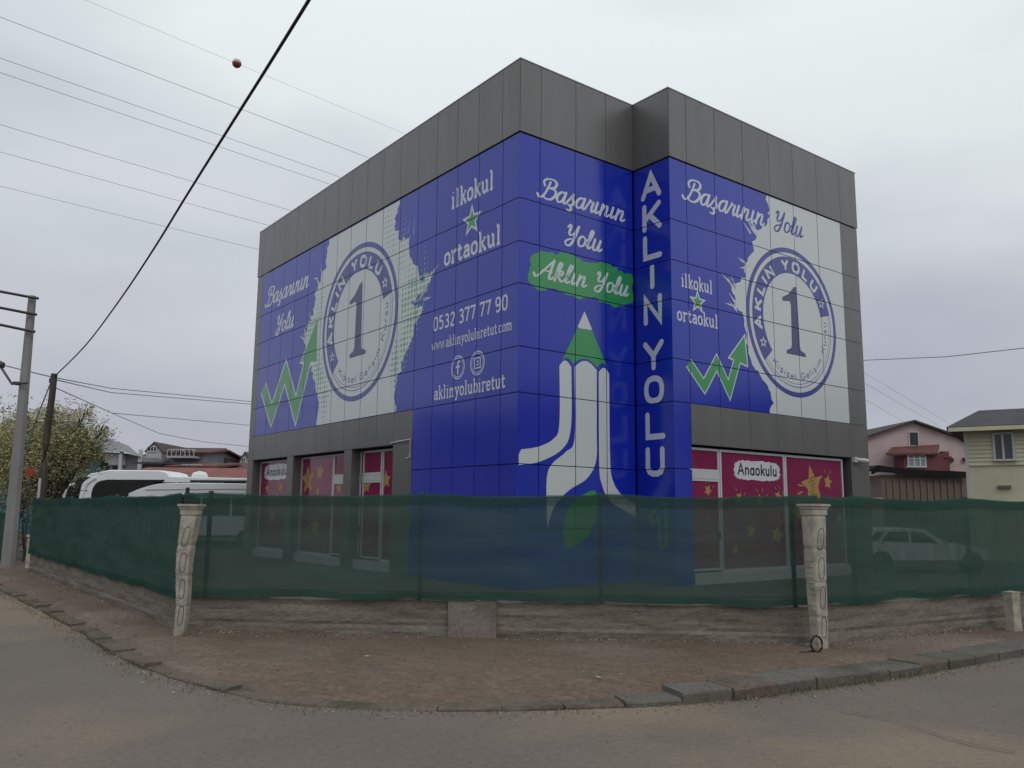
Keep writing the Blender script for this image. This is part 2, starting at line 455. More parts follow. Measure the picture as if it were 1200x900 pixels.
bld = thing('school_building', A0, 'large three storey cube building with blue and white printed glass facade under dark grey cladding', 'building')
FU = {k: v[1] for k, v in FACE.items()}; FN = {k: v[2] for k, v in FACE.items()}
def fbox(face, x0, x1, z0, z1, off, depth):
    mb = MB(); c = W(face, (x0 + x1) / 2, (z0 + z1) / 2, off - depth / 2)
    mb.box(c, (x1 - x0, depth, z1 - z0), axes=(FU[face], FN[face], UZ)); return mb
# core
fp = [(0.3, 0.3), (MA + .3, .3), (MA + .3, -NB + .3), (MA + RC - .12, -NB + .3), (MA + RC - .12, LL - .12), (.3, LL - .12)]
core = MB().prism([A0 + U2 * x + U1 * y + UZ * .02 for x, y in fp], UZ * 11.0)
core.build('wall', M['core'], bld)
# roof slab edge / coping
cp = [(-.035, -.035), (MA - .035, -.035), (MA - .035, -NB - .035), (MA + RC + .02, -NB - .035), (MA + RC + .02, LL + .02), (-.035, LL + .02)]
MB().prism([A0 + U2 * x + U1 * y + UZ * (TOP + .002) for x, y in cp], UZ * .03).build('coping', M['clad'], bld)
G = .009
CELLS = {k: [] for k in 'LMNR'}
SEAM = .02
for fc, cols, rows in (('L', CL, ROWS), ('M', CM, ROWS), ('N', CN, ROWS), ('R', CR, ROWS)):
    for ci in range(len(cols) - 1):
        for ri in range(len(rows) - 1):
            x0, x1, z1, z0 = cols[ci], cols[ci + 1], rows[ri], rows[ri + 1]
            if z1 <= BB + .001:
                if fc == 'L' and x1 < -4.0: continue
                if fc == 'R' and x0 > .5: continue
            ga = G if not (fc == 'L' and x1 > -.01) else 0.0
            xa, xb = x0 + G, x1 - G
            if fc == 'L' and x1 == 0: xb = x1 - .001
            if fc == 'M' and x0 == 0: xa = .001
            if fc == 'M' and x1 == MA: xb = x1 - .045
            if fc == 'N' and x0 == 0: xa = .002
            if fc == 'N' and x1 == NB: xb = x1 - .001
            if fc == 'R' and x0 == 0: xa = .001
            za, zb = z0 + G, z1 - G
            CELLS[fc].append((xa, xb, za, zb))
            fbox(fc, xa, xb, za, zb, 0, .04).build('glass_panel', M['blue'], bld)
# parapet and grey cladding
GC = .006
def clad(face, x0, x1, z0, z1, off=.03, depth=.06, g=GC):
    fbox(face, x0 + g, x1 - g, z0 + g, z1 - g, off, depth).build('cladding_panel', M['clad'], bld)
pl = [-LL] + CL
for a, b in zip(pl, pl[1:]): clad('L', a, b if b != 0 else .024, PB + .012, TOP)
for a, b in zip(CM, CM[1:]): clad('M', a if a else -.024, b if b != MA else MA - .03, PB + .012, TOP)
clad('N', 0.0, NB + .024, PB + .012, TOP)
pr = CR + [RC]
for a, b in zip(pr, pr[1:]): clad('R', a if a else -.024, b, PB + .012, TOP)
rz = [PB, 8.17, 7.22, 6.31, 4.97, BB]
for b, a in zip(rz, rz[1:]):
    clad('L', -LL, -14.42, a, b, .0, .30); clad('R', 7.02, RC, a, b, .0, .30)
# grey band over the ground floor windows
for a, b in zip(pl, pl[1:]):
    if b <= -4.1: clad('L', a, b, 3.21, BB, 0.0, .30, .004)
for a, b in zip(pr, pr[1:]):
    if a > .5: clad('R', a, b, 3.10, BB, 0.0, .30, .004)
# ground floor piers
def pier(face, x0, x1, z1): fbox(face, x0, x1, .06, z1 - .005, 0.0, .30).build('pier', M['clad'], bld)
for a, b in ((-LL, -14.43), (-11.58, -11.10), (-7.70, -7.24), (-5.02, -4.122)): pier('L', a, b, 3.21)
for a, b in ((6.98, RC),): pier('R', a, b, 3.10)
# side wall to the right of the corner, seen only from a step aside
SO = A0 + U2 * (MA + RC) - U1 * NB
for k in range(16):
    a, b = k * 1.003, (k + 1) * 1.003
    for z0, z1 in ((.06, 3.1), (3.1, BB), (BB, PB), (PB + .01, TOP)):
        mb = MB(); mb.box(SO + U1 * (a + b) / 2 - U2 * .05 + UZ * (z0 + z1) / 2, (b - a - .02, .08, z1 - z0 - .02), axes=(U1, U2, UZ))
        mb.build('cladding_panel', M['clad'], bld)

# ---------------------------------------------------------------- flat print on the facade, cut along the panel joints
def clip_poly(poly, xa, xb, za, zb):
    for ax, lim, sg in ((0, xa, 1), (0, xb, -1), (1, za, 1), (1, zb, -1)):
        o_ = []
        for i in range(len(poly)):
            p, q = poly[i], poly[(i + 1) % len(poly)]
            ip, iq = (p[ax] - lim) * sg >= 0, (q[ax] - lim) * sg >= 0
            if ip: o_.append(p)
            if ip != iq:
                t = (lim - p[ax]) / (q[ax] - p[ax]); o_.append((p[0] + (q[0] - p[0]) * t, p[1] + (q[1] - p[1]) * t))
        poly = o_
        if len(poly) < 3: return None
    return poly
class Art:
    """collects 2D polygons (facade metres) by layer; build() clips them to the panels"""
    def __init__(s, face): s.face, s.p = face, []
    def poly(s, pts, mi=0, layer=1):
        tri = geometry.tessellate_polygon([[Vector((p[0], p[1], 0)) for p in pts]])
        for t in tri: s.p.append(([pts[k] for k in t], mi, layer))
    def strip(s, pts, w, mi=0, layer=1, closed=False, cap=True):
        if not isinstance(w, (list, tuple)): w = [w] * len(pts)
        n = len(pts); P = [Vector(p) for p in pts]; lt = []; rt = []
        for i in range(n):
            a = P[i - 1] if (i or closed) else P[i]; b = P[(i + 1) % n] if (i < n - 1 or closed) else P[i]
            d1 = (P[i] - a); d2 = (b - P[i])
            if d1.length < 1e-7: d1 = d2
            if d2.length < 1e-7: d2 = d1
            d1 = d1.normalized(); d2 = d2.normalized()
            t = d1 + d2
            t = t.normalized() if t.length > 1e-4 else d1
            nn = Vector((-t.y, t.x)); k = 1 / max(.45, nn.dot(Vector((-d1.y, d1.x))))
            lt.append(P[i] + nn * w[i] / 2 * k); rt.append(P[i] - nn * w[i] / 2 * k)
        for i in range(n if closed else n - 1):
            j = (i + 1) % n
            s.p.append(([tuple(lt[i]), tuple(lt[j]), tuple(rt[j]), tuple(rt[i])], mi, layer))
        if cap and not closed:
            for c, d, ww in ((P[0], P[0] - P[1], w[0]), (P[-1], P[-1] - P[-2], w[-1])):
                if d.length < 1e-7: continue
                a0 = math.atan2(d.y, d.x)
                s.p.append(([(c.x + math.cos(a0 + math.pi * (k / 6 - .5)) * ww / 2, c.y + math.sin(a0 + math.pi * (k / 6 - .5)) * ww / 2) for k in range(7)], mi, layer))
    def ring(s, cx, cz, r0, r1, a0=0, a1=360, mi=0, layer=1, n=72):
        k = max(3, int(n * abs(a1 - a0) / 360))
        for i in range(k):
            a, b = R(a0 + (a1 - a0) * i / k), R(a0 + (a1 - a0) * (i + 1) / k)
            s.p.append(([(cx + r1 * math.cos(a), cz + r1 * math.sin(a)), (cx + r1 * math.cos(b), cz + r1 * math.sin(b)),
                         (cx + r0 * math.cos(b), cz + r0 * math.sin(b)), (cx + r0 * math.cos(a), cz + r0 * math.sin(a))] if r0 > 0 else
                        [(cx, cz), (cx + r1 * math.cos(a), cz + r1 * math.sin(a)), (cx + r1 * math.cos(b), cz + r1 * math.sin(b))], mi, layer))
    def build(s, name, mats, parent, label=None, cells=None, base=0.0, step=.0009):
        v, f, mi_ = [], [], []
        cells = cells if cells is not None else CELLS[s.face]
        for poly, mi, layer in s.p:
            ar = sum(poly[i][0] * poly[(i + 1) % len(poly)][1] - poly[(i + 1) % len(poly)][0] * poly[i][1] for i in range(len(poly)))
            if ar < 0: poly = poly[::-1]
            lo = (min(p[0] for p in poly), min(p[1] for p in poly)); hi = (max(p[0] for p in poly), max(p[1] for p in poly))
            for (xa, xb, za, zb) in cells:
                if hi[0] < xa or lo[0] > xb or hi[1] < za or lo[1] > zb: continue
                q = clip_poly(poly, xa, xb, za, zb)
                if q:
                    b = len(v); v += [W(s.face, p[0], p[1], base + layer * step) for p in q]
                    f.append(tuple(range(b, b + len(q)))); mi_.append(mi)
        if not f: return None
        o = obj(name, v, f, mats, parent, mi_)
        if label: o['label'] = label
        return o
def crom(pts, n=6, closed=False):
    P = [Vector(p) for p in pts]; out_ = []
    m_ = len(P)
    for i in range(m_ if closed else m_ - 1):
        p0 = P[i - 1] if (i or closed) else P[0]; p1 = P[i]; p2 = P[(i + 1) % m_]; p3 = P[(i + 2) % m_] if (i + 2 < m_ or closed) else P[-1]
        for k in range(n):
            t = k / n
            out_.append(tuple(.5 * ((2 * p1) + (p2 - p0) * t + (2 * p0 - 5 * p1 + 4 * p2 - p3) * t * t + (3 * p1 - p0 - 3 * p2 + p3) * t ** 3)))
    if not closed: out_.append(tuple(P[-1]))
    return out_
def jag(pts, amp, step, seed, closed=False, spike=1.0):
    """dry-brush edge: resample a line and push every point in or out"""
    rr = random.Random(seed); out_ = []
    P = [Vector(p) for p in pts]
    for i in range(len(P) - 1 + (1 if closed else 0)):
        a, b = P[i], P[(i + 1) % len(P)]; L = (b - a).length; n = max(1, int(L / step)); d = (b - a) / max(L, 1e-6); nn = Vector((-d.y, d.x))
        for k in range(n):
            t = (k + (rr.uniform(-.3, .3) if k else 0)) / n
            o_ = rr.uniform(-amp, amp) * (spike if rr.random() < .25 else .45)
            out_.append(tuple(a.lerp(b, t) + (nn * o_ if k else Vector((0, 0)))))
    if not closed: out_.append(tuple(P[-1]))
    return out_
# ---- stroke lettering.  glyph = (advance, [(curved?, points), ...]); x-height .62 in small letters
SANS = {
 'A': (.72, [(0, [(.02, 0), (.36, 1), (.70, 0)]), (0, [(.14, .32), (.58, .32)])]),
 'K': (.66, [(0, [(.06, 0), (.06, 1)]), (0, [(.62, 1), (.10, .42)]), (0, [(.26, .60), (.64, 0)])]),
 'L': (.56, [(0, [(.06, 1), (.06, 0), (.54, 0)])]),
 'I': (.12, [(0, [(.06, 0), (.06, 1)])]),
 'N': (.68, [(0, [(.06, 0), (.06, 1), (.62, 0), (.62, 1)])]),
 'Y': (.66, [(0, [(.02, 1), (.33, .48), (.64, 1)]), (0, [(.33, .48), (.33, 0)])]),
 'O': (.72, [(2, [(.36, 1), (.12, .88), (.04, .5), (.12, .12), (.36, 0), (.60, .12), (.68, .5), (.60, .88)])]),
 'U': (.66, [(0, [(.06, 1), (.06, .26), (.12, .08), (.24, 0), (.42, 0), (.54, .08), (.60, .26), (.60, 1)])]),
 'G': (.70, [(1, [(.62, .84), (.38, 1), (.12, .84), (.05, .5), (.12, .14), (.38, 0), (.62, .14), (.64, .44)]), (0, [(.64, .44), (.40, .44)])]),
 'i': (.14, [(0, [(.07, 0), (.07, .62)]), (0, [(.07, .84), (.07, .88)])]),
 'ı': (.14, [(0, [(.07, 0), (.07, .62)])]),
 'l': (.14, [(0, [(.07, 0), (.07, 1)])]),
 's': (.42, [(1, [(.36, .54), (.20, .62), (.06, .50), (.20, .33), (.36, .16), (.20, 0), (.04, .10)])]),
 'ş': (.42, [(1, [(.36, .54), (.20, .62), (.06, .50), (.20, .33), (.36, .16), (.20, 0), (.04, .10)]), (0, [(.20, -.02), (.24, -.16), (.14, -.22)])]),
 'e': (.50, [(1, [(.06, .33), (.44, .34), (.38, .56), (.24, .62), (.08, .48), (.05, .26), (.14, .04), (.30, 0), (.44, .10)])]),
 'm': (.72, [(0, [(.06, 0), (.06, .62)]), (1, [(.06, .42), (.20, .62), (.35, .50), (.36, 0)]), (1, [(.36, .42), (.50, .62), (.65, .50), (.66, 0)])]),
 'n': (.48, [(0, [(.06, 0), (.06, .62)]), (1, [(.06, .40), (.24, .62), (.41, .48), (.42, 0)])]),
 'r': (.32, [(0, [(.06, 0), (.06, .62)]), (1, [(.06, .40), (.16, .58), (.30, .62)])]),
 'u': (.48, [(1, [(.06, .62), (.07, .16), (.24, 0), (.42, .20)]), (0, [(.42, .62), (.42, 0)])]),
 'o': (.52, [(2, [(.26, .62), (.08, .52), (.05, .31), (.08, .10), (.26, 0), (.44, .10), (.47, .31), (.44, .52)])]),
 'a': (.50, [(2, [(.24, .60), (.08, .50), (.05, .30), (.08, .10), (.24, 0), (.40, .10), (.44, .30), (.40, .50)]), (0, [(.45, .62), (.45, 0)])]),
 'k': (.46, [(0, [(.06, 0), (.06, 1)]), (0, [(.42, .62), (.10, .26)]), (0, [(.20, .38), (.44, 0)])]),
 ' ': (.34, []),
}
s_ = .11
def ser(x, y, l=s_, r=s_): return (0, [(x - l, y), (x + r, y)])
SLAB = {
 'i': (.36, [(0, [(.18, 0), (.18, .62)]), ser(.18, 0), ser(.18, .62, .12, 0), (0, [(.18, .86), (.18, .92)])]),
 'l': (.36, [(0, [(.18, 0), (.18, 1)]), ser(.18, 0), ser(.18, 1, .12, 0)]),
 'k': (.60, [(0, [(.16, 0), (.16, 1)]), ser(.16, 0), ser(.16, 1, .12, 0), (0, [(.46, .60), (.18, .28)]), (0, [(.27, .38), (.50, 0)]), ser(.50, 0, .08, .08), ser(.46, .61, .10, .08)]),
 'o': (.54, [(2, [(.27, .62), (.11, .52), (.08, .31), (.11, .10), (.27, 0), (.43, .10), (.46, .31), (.43, .52)])]),
 'u': (.62, [(1, [(.14, .62), (.14, .16), (.29, .0), (.46, .16)]), (0, [(.46, .62), (.46, 0)]), ser(.14, .62, .12, 0), ser(.46, .62, .12, 0), ser(.46, 0, 0, .12)]),
 'r': (.48, [(0, [(.16, 0), (.16, .62)]), ser(.16, 0), ser(.16, .62, .12, 0), (1, [(.16, .36), (.26, .58), (.38, .62), (.42, .52)])]),
 't': (.44, [(1, [(.18, .86), (.18, .12), (.28, 0), (.40, .10)]), (0, [(.04, .60), (.38, .60)])]),
 'a': (.56, [(1, [(.10, .52), (.26, .62), (.42, .50), (.42, .0)]), (1, [(.42, .36), (.22, .36), (.10, .20), (.18, .02), (.34, .04), (.42, .18)]), ser(.42, 0, 0, .12)]),
 'n': (.66, [(0, [(.15, 0), (.15, .62)]), (1, [(.15, .40), (.32, .62), (.47, .48), (.48, 0)]), ser(.15, 0), ser(.48, 0), ser(.15, .62, .12, 0)]),
 'y': (.60, [(0, [(.12, .62), (.30, .08)]), (1, [(.48, .62), (.30, .06), (.22, -.24), (.06, -.24)]), ser(.12, .62), ser(.48, .62)]),
 'b': (.56, [(0, [(.14, 0), (.14, 1)]), ser(.14, 1, .12, 0), (1, [(.14, .46), (.30, .62), (.46, .50), (.47, .14), (.30, 0), (.14, .12)])]),
 'e': (.54, [(1, [(.10, .33), (.44, .34), (.40, .56), (.26, .62), (.12, .52), (.08, .28), (.16, .04), (.32, 0), (.46, .12)])]),
 'w': (.78, [(0, [(.10, .62), (.24, 0), (.39, .56), (.54, 0), (.68, .62)]), ser(.10, .62, .08, .08), ser(.68, .62, .08, .08)]),
 'c': (.50, [(1, [(.44, .50), (.28, .62), (.10, .50), (.08, .14), (.26, 0), (.44, .12)])]),
 'm': (.92, [(0, [(.14, 0), (.14, .62)]), (1, [(.14, .42), (.28, .62), (.43, .50), (.44, 0)]), (1, [(.44, .42), (.58, .62), (.73, .50), (.74, 0)]), ser(.14, 0), ser(.44, 0), ser(.74, 0), ser(.14, .62, .12, 0)]),
 '.': (.20, [(0, [(.10, .02), (.10, .06)])]),
 '0': (.56, [(2, [(.28, 1), (.12, .90), (.08, .5), (.12, .1), (.28, 0), (.44, .1), (.48, .5), (.44, .90)])]),
 '5': (.56, [(0, [(.44, 1), (.14, 1), (.12, .58)]), (1, [(.12, .56), (.30, .62), (.46, .48), (.46, .14), (.28, 0), (.10, .10)])]),
 '3': (.56, [(1, [(.10, .90), (.28, 1), (.44, .86), (.42, .62), (.24, .53)]), (1, [(.24, .53), (.46, .42), (.46, .12), (.28, 0), (.10, .10)])]),
 '2': (.56, [(1, [(.10, .84), (.26, 1), (.45, .86), (.42, .60), (.10, .04)]), (0, [(.10, 0), (.48, 0)])]),
 '7': (.54, [(0, [(.08, .88), (.08, 1), (.46, 1), (.22, 0)])]),
 '9': (.56, [(2, [(.28, 1), (.12, .92), (.09, .68), (.14, .48), (.28, .44), (.44, .56), (.46, .76), (.42, .93)]), (1, [(.46, .70), (.44, .16), (.28, 0), (.12, .08)])]),
 ' ': (.26, []),
}
SCRIPT = {
 'B': (.70, [(1, [(-.14, .10), (-.02, -.02), (.14, .10), (.26, .50), (.32, .86)]), (1, [(.10, .62), (.02, .80), (.14, .97), (.42, 1.02), (.62, .88), (.56, .64), (.30, .54)]), (1, [(.30, .54), (.60, .52), (.68, .30), (.52, .02), (.26, -.02), (.12, .12)])]),
 'a': (.50, [(1, [(.40, .46), (.28, .56), (.10, .42), (.05, .16), (.16, 0), (.30, .10), (.40, .46)]), (1, [(.42, .56), (.38, .16), (.44, 0), (.56, .12)])]),
 'ş': (.40, [(1, [(.0, .08), (.16, .40), (.24, .60), (.24, .42), (.34, .18), (.24, 0), (.08, .02)]), (1, [(.20, -.02), (.28, -.14), (.22, -.26), (.08, -.24)])]),
 'r': (.40, [(1, [(.0, .12), (.12, .42), (.16, .58)]), (1, [(.14, .56), (.26, .50), (.34, .50), (.30, .20), (.34, 0), (.46, .12)])]),
 'ı': (.26, [(1, [(.12, .56), (.08, .16), (.14, 0), (.28, .14)])]),
 'n': (.52, [(0, [(.12, .56), (.06, 0)]), (1, [(.08, .22), (.24, .52), (.36, .52), (.36, .30), (.34, .08), (.42, 0), (.54, .12)])]),
 'Y': (.64, [(1, [(.02, .86), (.12, 1), (.18, .86), (.14, .58), (.24, .46), (.42, .60), (.58, 1.0)]), (1, [(.58, 1.0), (.50, .50), (.36, .0), (.16, -.12), (.04, .04), (.20, .22), (.50, .30)])]),
 'o': (.48, [(2, [(.24, .56), (.08, .42), (.06, .14), (.20, 0), (.38, .14), (.40, .42)]), (1, [(.38, .44), (.46, .40), (.54, .46)])]),
 'l': (.28, [(1, [(.0, .12), (.16, .50), (.26, .90), (.18, 1.0), (.11, .80), (.08, .16), (.15, 0), (.28, .12)])]),
 'u': (.56, [(1, [(.10, .56), (.07, .16), (.15, 0), (.28, .08), (.42, .56)]), (1, [(.42, .56), (.38, .16), (.44, 0), (.58, .14)])]),
 'A': (.74, [(1, [(-.20, .14), (-.10, .0), (.06, .14), (.34, .60), (.60, 1.02)]), (1, [(.60, 1.02), (.56, .50), (.54, .10), (.62, 0), (.74, .12)]), (1, [(.14, .36), (.36, .40), (.62, .38)])]),
 'k': (.50, [(1, [(.0, .12), (.16, .50), (.26, .90), (.18, 1.0), (.11, .80), (.06, 0)]), (1, [(.10, .24), (.26, .54), (.38, .52), (.34, .36), (.16, .28), (.30, .10), (.40, 0), (.52, .12)])]),
 ' ': (.26, []),
}
def tw(font, s, sp): return sum(font[c][0] + sp for c in s) - sp
def text(art, s, font, x0, x1, zb, h, th, sp=.10, slant=0.0, mi=0, layer=1, pen=None, bump=.0003):
    wid = tw(font, s, sp); sx = (x1 - x0) / wid; x = 0; k = 0
    for c in s:
        adv, strokes = font[c]
        for cv, pts in strokes:
            if cv == 1: q = crom(pts, 5)
            elif cv == 2: q = crom(pts, 4, True)
            else: q = pts
            P_ = [(x0 + (x + p[0] + slant * p[1]) * sx, zb + p[1] * h) for p in q]
            wds = th
            if pen:
                wds = []
                for i in range(len(P_)):
                    a, b = P_[max(0, i - 1)], P_[min(len(P_) - 1, i + 1)]
                    d = Vector((b[0] - a[0], b[1] - a[1]))
                    wds.append(th * (pen + (1 - pen) * abs(d.y) / max(1e-6, d.length)) * (1.0 if d.y < 0 else .8))
            art.strip(P_, wds, mi, layer + .22 * (k % 3), closed=(cv == 2), cap=(font is not SLAB))
            k += 1
        x += adv + sp
def arc_text(art, s, font, cx, cz, r, a0, a1, h, th, sp=.14, mi=0, layer=1, inward=False):
    """letters on a circle from angle a0 to a1 (degrees); baseline radius r"""
    wid = tw(font, s, sp); x = 0; k = 0
    for c in s:
        adv, strokes = font[c]
        am = R(a0 + (a1 - a0) * (x + adv / 2) / wid)
        for cv, pts in strokes:
            q = crom(pts, 4) if cv == 1 else crom(pts, 3, True) if cv == 2 else pts
            sxx = abs(R(a1 - a0)) * r / wid
            P_ = []
            for p in q:
                lx = (p[0] - adv / 2) * sxx; ly = p[1] * h
                if not inward:
                    er = Vector((math.cos(am), math.sin(am))); et = Vector((math.sin(am), -math.cos(am)))
                else:
                    er = -Vector((math.cos(am), math.sin(am))); et = Vector((-math.sin(am), math.cos(am)))
                v = Vector((cx, cz)) + Vector((math.cos(am), math.sin(am))) * r + er * ly + et * lx
                P_.append(tuple(v))
            art.strip(P_, th, mi, layer + .22 * (k % 3), closed=(cv == 2), cap=False); k += 1
        x += adv + sp
def star_pts(cx, cz, r, ri=.42, rot=90, n=5):
    return [(cx + (r if k % 2 == 0 else r * ri) * math.cos(R(rot + 180 * k / n)), cz + (r if k % 2 == 0 else r * ri) * math.sin(R(rot + 180 * k / n))) for k in range(2 * n)]

def emblem(face, cx, cz, r, label):
    a = Art(face)
    a.ring(cx, cz, 0, r, mi=0, layer=2)                                   # white disc
    a.ring(cx, cz, r * .935, r, mi=1, layer=3)
    a.ring(cx, cz, r * .64, r * .88, 14, 222, mi=1, layer=3)
    a.ring(cx, cz, r * .862, r * .872, -138, 14, mi=1, layer=3)
    a.ring(cx, cz, r * .822, r * .829, -138, 14, mi=1, layer=3)
    a.ring(cx, cz, r * .62, r * .655, 14, 222, mi=0, layer=3.3)
    arc_text(a, "AKLIN YOLU", SANS, cx, cz, r * .70, 195, 43, r * .125, r * .040, mi=0, layer=4, sp=.30)
    for an in (28, 208):
        sx, sz = cx + r * .76 * math.cos(R(an)), cz + r * .76 * math.sin(R(an))
        a.poly(star_pts(sx, sz, r * .078, .45), mi=0, layer=4)
        a.poly(star_pts(sx, sz, r * .040, .45), mi=1, layer=5)
    arc_text(a, "Kişisel Gelişim Kursu", SANS, cx, cz, r * .765, 230, 368, r * .082, r * .011, mi=2, layer=4, inward=True, sp=.20)
    k = r / 2.215                                                          # serif numeral 1
    one = [(-.40, -.98), (.55, -.98), (.55, -.88), (.30, -.80), (.27, -.70), (.22, 1.08), (.10, 1.08), (-.22, .80), (-.52, .66), (-.50, .56), (-.30, .58), (-.16, .60), (-.10, .50), (-.13, -.70), (-.18, -.80), (-.40, -.88)]
    a.poly([(cx + p[0] * k, cz + p[1] * k) for p in one], mi=3, layer=3)
    return a.build('emblem', [M['white'], M['navy'], M['navy'], M['navy2']], bld, label)

# --- left face
a = Art('L')
lft = [(-9.24, 9.60), (-9.36, 9.15), (-9.42, 8.72), (-9.7, 8.49), (-10.0, 8.18), (-10.05, 7.82), (-10.3, 7.4), (-10.45, 7.05), (-10.75, 6.95), (-10.6, 6.6), (-10.7, 6.25), (-10.2, 5.9), (-10.09, 5.70), (-9.85, 5.4), (-9.55, 4.85), (-9.46, 4.5), (-9.57, 4.03)]
rgt = [(-4.95, 4.03), (-5.03, 4.34), (-4.95, 4.8), (-4.73, 5.27), (-4.29, 5.69), (-4.04, 6.2), (-3.78, 6.5), (-4.35, 6.72), (-4.05, 6.85), (-3.48, 7.05), (-3.40, 7.32), (-3.95, 7.12), (-4.05, 7.5), (-4.50, 8.0), (-4.45, 8.5), (-5.0, 8.5), (-5.24, 8.8), (-5.30, 9.15), (-5.05, 9.60)]
a.poly(jag(lft, .14, .10, 5) + jag(rgt, .14, .10, 6), layer=1)
rr = random.Random(21)
for (x, z, n, ang) in ((-3.6, 7.2, 7, 45), (-3.9, 6.75, 6, 25), (-10.6, 6.75, 7, 125), (-10.4, 7.1, 4, 110), (-9.8, 8.45, 4, 140), (-4.5, 8.45, 5, 60)):
    for _ in range(n):
        t = R(ang + rr.uniform(-30, 30)); L_ = rr.uniform(.25, .6); ox, oz = x + rr.uniform(-.2, .2), z + rr.uniform(-.15, .15)
        a.poly([(ox, oz - .03), (ox + .03, oz + .03), (ox + math.cos(t) * L_, oz + math.sin(t) * L_)], layer=1.3)
a.build('printed_background', [M['white']], bld, 'white dry brush field on the left facade')
a = Art('L')                                                               # green half-tone dots at the brush edges
for ix in range(120):
    for iz in range(60):
        x = -11 + ix * .145; z = 4.1 + iz * .145
        dl = min(abs(x - (p[0] + .45)) + abs(z - p[1]) * .4 for p in lft if 4.6 < p[1] < 7.9)
        dr = min(abs(x - (p[0] - .35)) + abs(z - p[1]) * .4 for p in rgt if 5.0 < p[1] < 9.2)
        d = min(dl, dr)
        if (x + 7.2) ** 2 + (z - 6.73) ** 2 < 2.3 ** 2: continue
        s = .072 * (1 - d / .5) * (1 if z < 7.4 else .55)
        if s > .012: a.poly([(x + s * math.cos(k * math.pi / 3), z + s * math.sin(k * math.pi / 3)) for k in range(6)], layer=1.9)
a.build('halftone_dots', [M['dgreen']], bld, 'green halftone dots along the brush edges of the left facade')
emblem('L', -7.2, 6.73, 2.215, 'round blue and white emblem with numeral 1 on the left facade')
def W_arrow(face, cl, tri, th, label):
    a = Art(face)
    a.strip(cl, th * 1.28, 0, 2, cap=False); a.poly(tri[0], 0, 2.2)
    a.strip(cl, th, 1, 3, cap=False); a.poly(tri[1], 1, 3.2)
    a.build('arrow_drawing', [M['letter'], M['green']], bld, label)
def grow(t, k):
    c = [sum(p[i] for p in t) / 3 for i in (0, 1)]
    return [(c[0] + (p[0] - c[0]) * k, c[1] + (p[1] - c[1]) * k) for p in t]
tri = [(-10.86, 6.10), (-9.80, 7.30), (-9.74, 5.95)]
W_arrow('L', [(-13.86, 5.62), (-13.03, 4.62), (-12.05, 5.92), (-11.10, 4.60), (-10.32, 6.2)], (grow(tri, 1.16), tri), .42, 'green arrow shaped like a W on the left facade')
tri = [(1.98, 5.22), (2.56, 5.80), (2.64, 5.10)]
W_arrow('R', [(.52, 4.92), (1.04, 4.44), (1.50, 5.04), (1.93, 4.44), (2.28, 5.22)], (grow(tri, 1.18), tri), .21, 'green arrow shaped like a W on the right facade')
def lettering(face, label, fn, mats=None):
    a = Art(face); fn(a); a.build('lettering', mats or [M['letter']], bld, label)
lettering('L', 'white script word Başarının on the left facade', lambda a: text(a, "Başarının", SCRIPT, -14.0, -10.62, 8.44, .60, .10, sp=.03, slant=.22, pen=.5, layer=3))
lettering('L', 'white script word Yolu on the left facade', lambda a: text(a, "Yolu", SCRIPT, -13.05, -11.62, 7.34, .56, .10, sp=.03, slant=.22, pen=.5, layer=3))
lettering('L', 'white slab lettering ilkokul on the left facade', lambda a: text(a, "ilkokul", SLAB, -2.62, -.92, 8.66, .42, .072, layer=3, sp=.02))
lettering('L', 'white slab lettering ortaokul on the left facade', lambda a: text(a, "ortaokul", SLAB, -2.88, -.63, 7.33, .42, .076, layer=3, sp=.02))
lettering('L', 'white telephone number on the left facade', lambda a: text(a, "0532 377 77 90", SLAB, -3.28, -.36, 5.82, .30, .05, layer=3, sp=.06))
lettering('L', 'white web address on the left facade', lambda a: text(a, "www.aklinyolubiretut.com", SLAB, -3.34, -.20, 5.35, .24, .028, layer=3, sp=.02))
lettering('L', 'white account name on the left facade', lambda a: text(a, "aklinyolubiretut", SLAB, -3.18, -.42, 4.16, .30, .044, layer=3, sp=.02))
def star(face, cx, cz, r, label):
    a = Art(face); a.poly(star_pts(cx, cz, r, .42), 0, 3); a.poly(star_pts(cx, cz, r * .66, .42), 1, 4)
    a.build('star_drawing', [M['letter'], M['green']], bld, label)
star('L', -1.75, 8.14, .40, 'green star with white outline on the left facade')
star('R', .88, 6.37, .30, 'green star with white outline on the right facade')
for cx in (-2.20, -1.44):
    a = Art('L'); a.ring(cx, 4.80, .245, .272, layer=3, n=40); a.ring(cx, 4.80, .205, .222, layer=3, n=40)
    if cx < -2: a.strip([(-2.12, 4.93), (-2.17, 4.93), (-2.20, 4.89), (-2.20, 4.64)], .05, 0, 3, cap=False); a.strip([(-2.28, 4.81), (-2.12, 4.81)], .04, 0, 3.3, cap=False)
    if cx > -2: a.strip([(-1.55, 4.69), (-1.55, 4.91), (-1.33, 4.91), (-1.33, 4.69)], .028, 0, 3, closed=True); a.ring(-1.44, 4.80, .035, .058, layer=3, n=20)
    a.build('logo_icon', [M['letter']], bld)

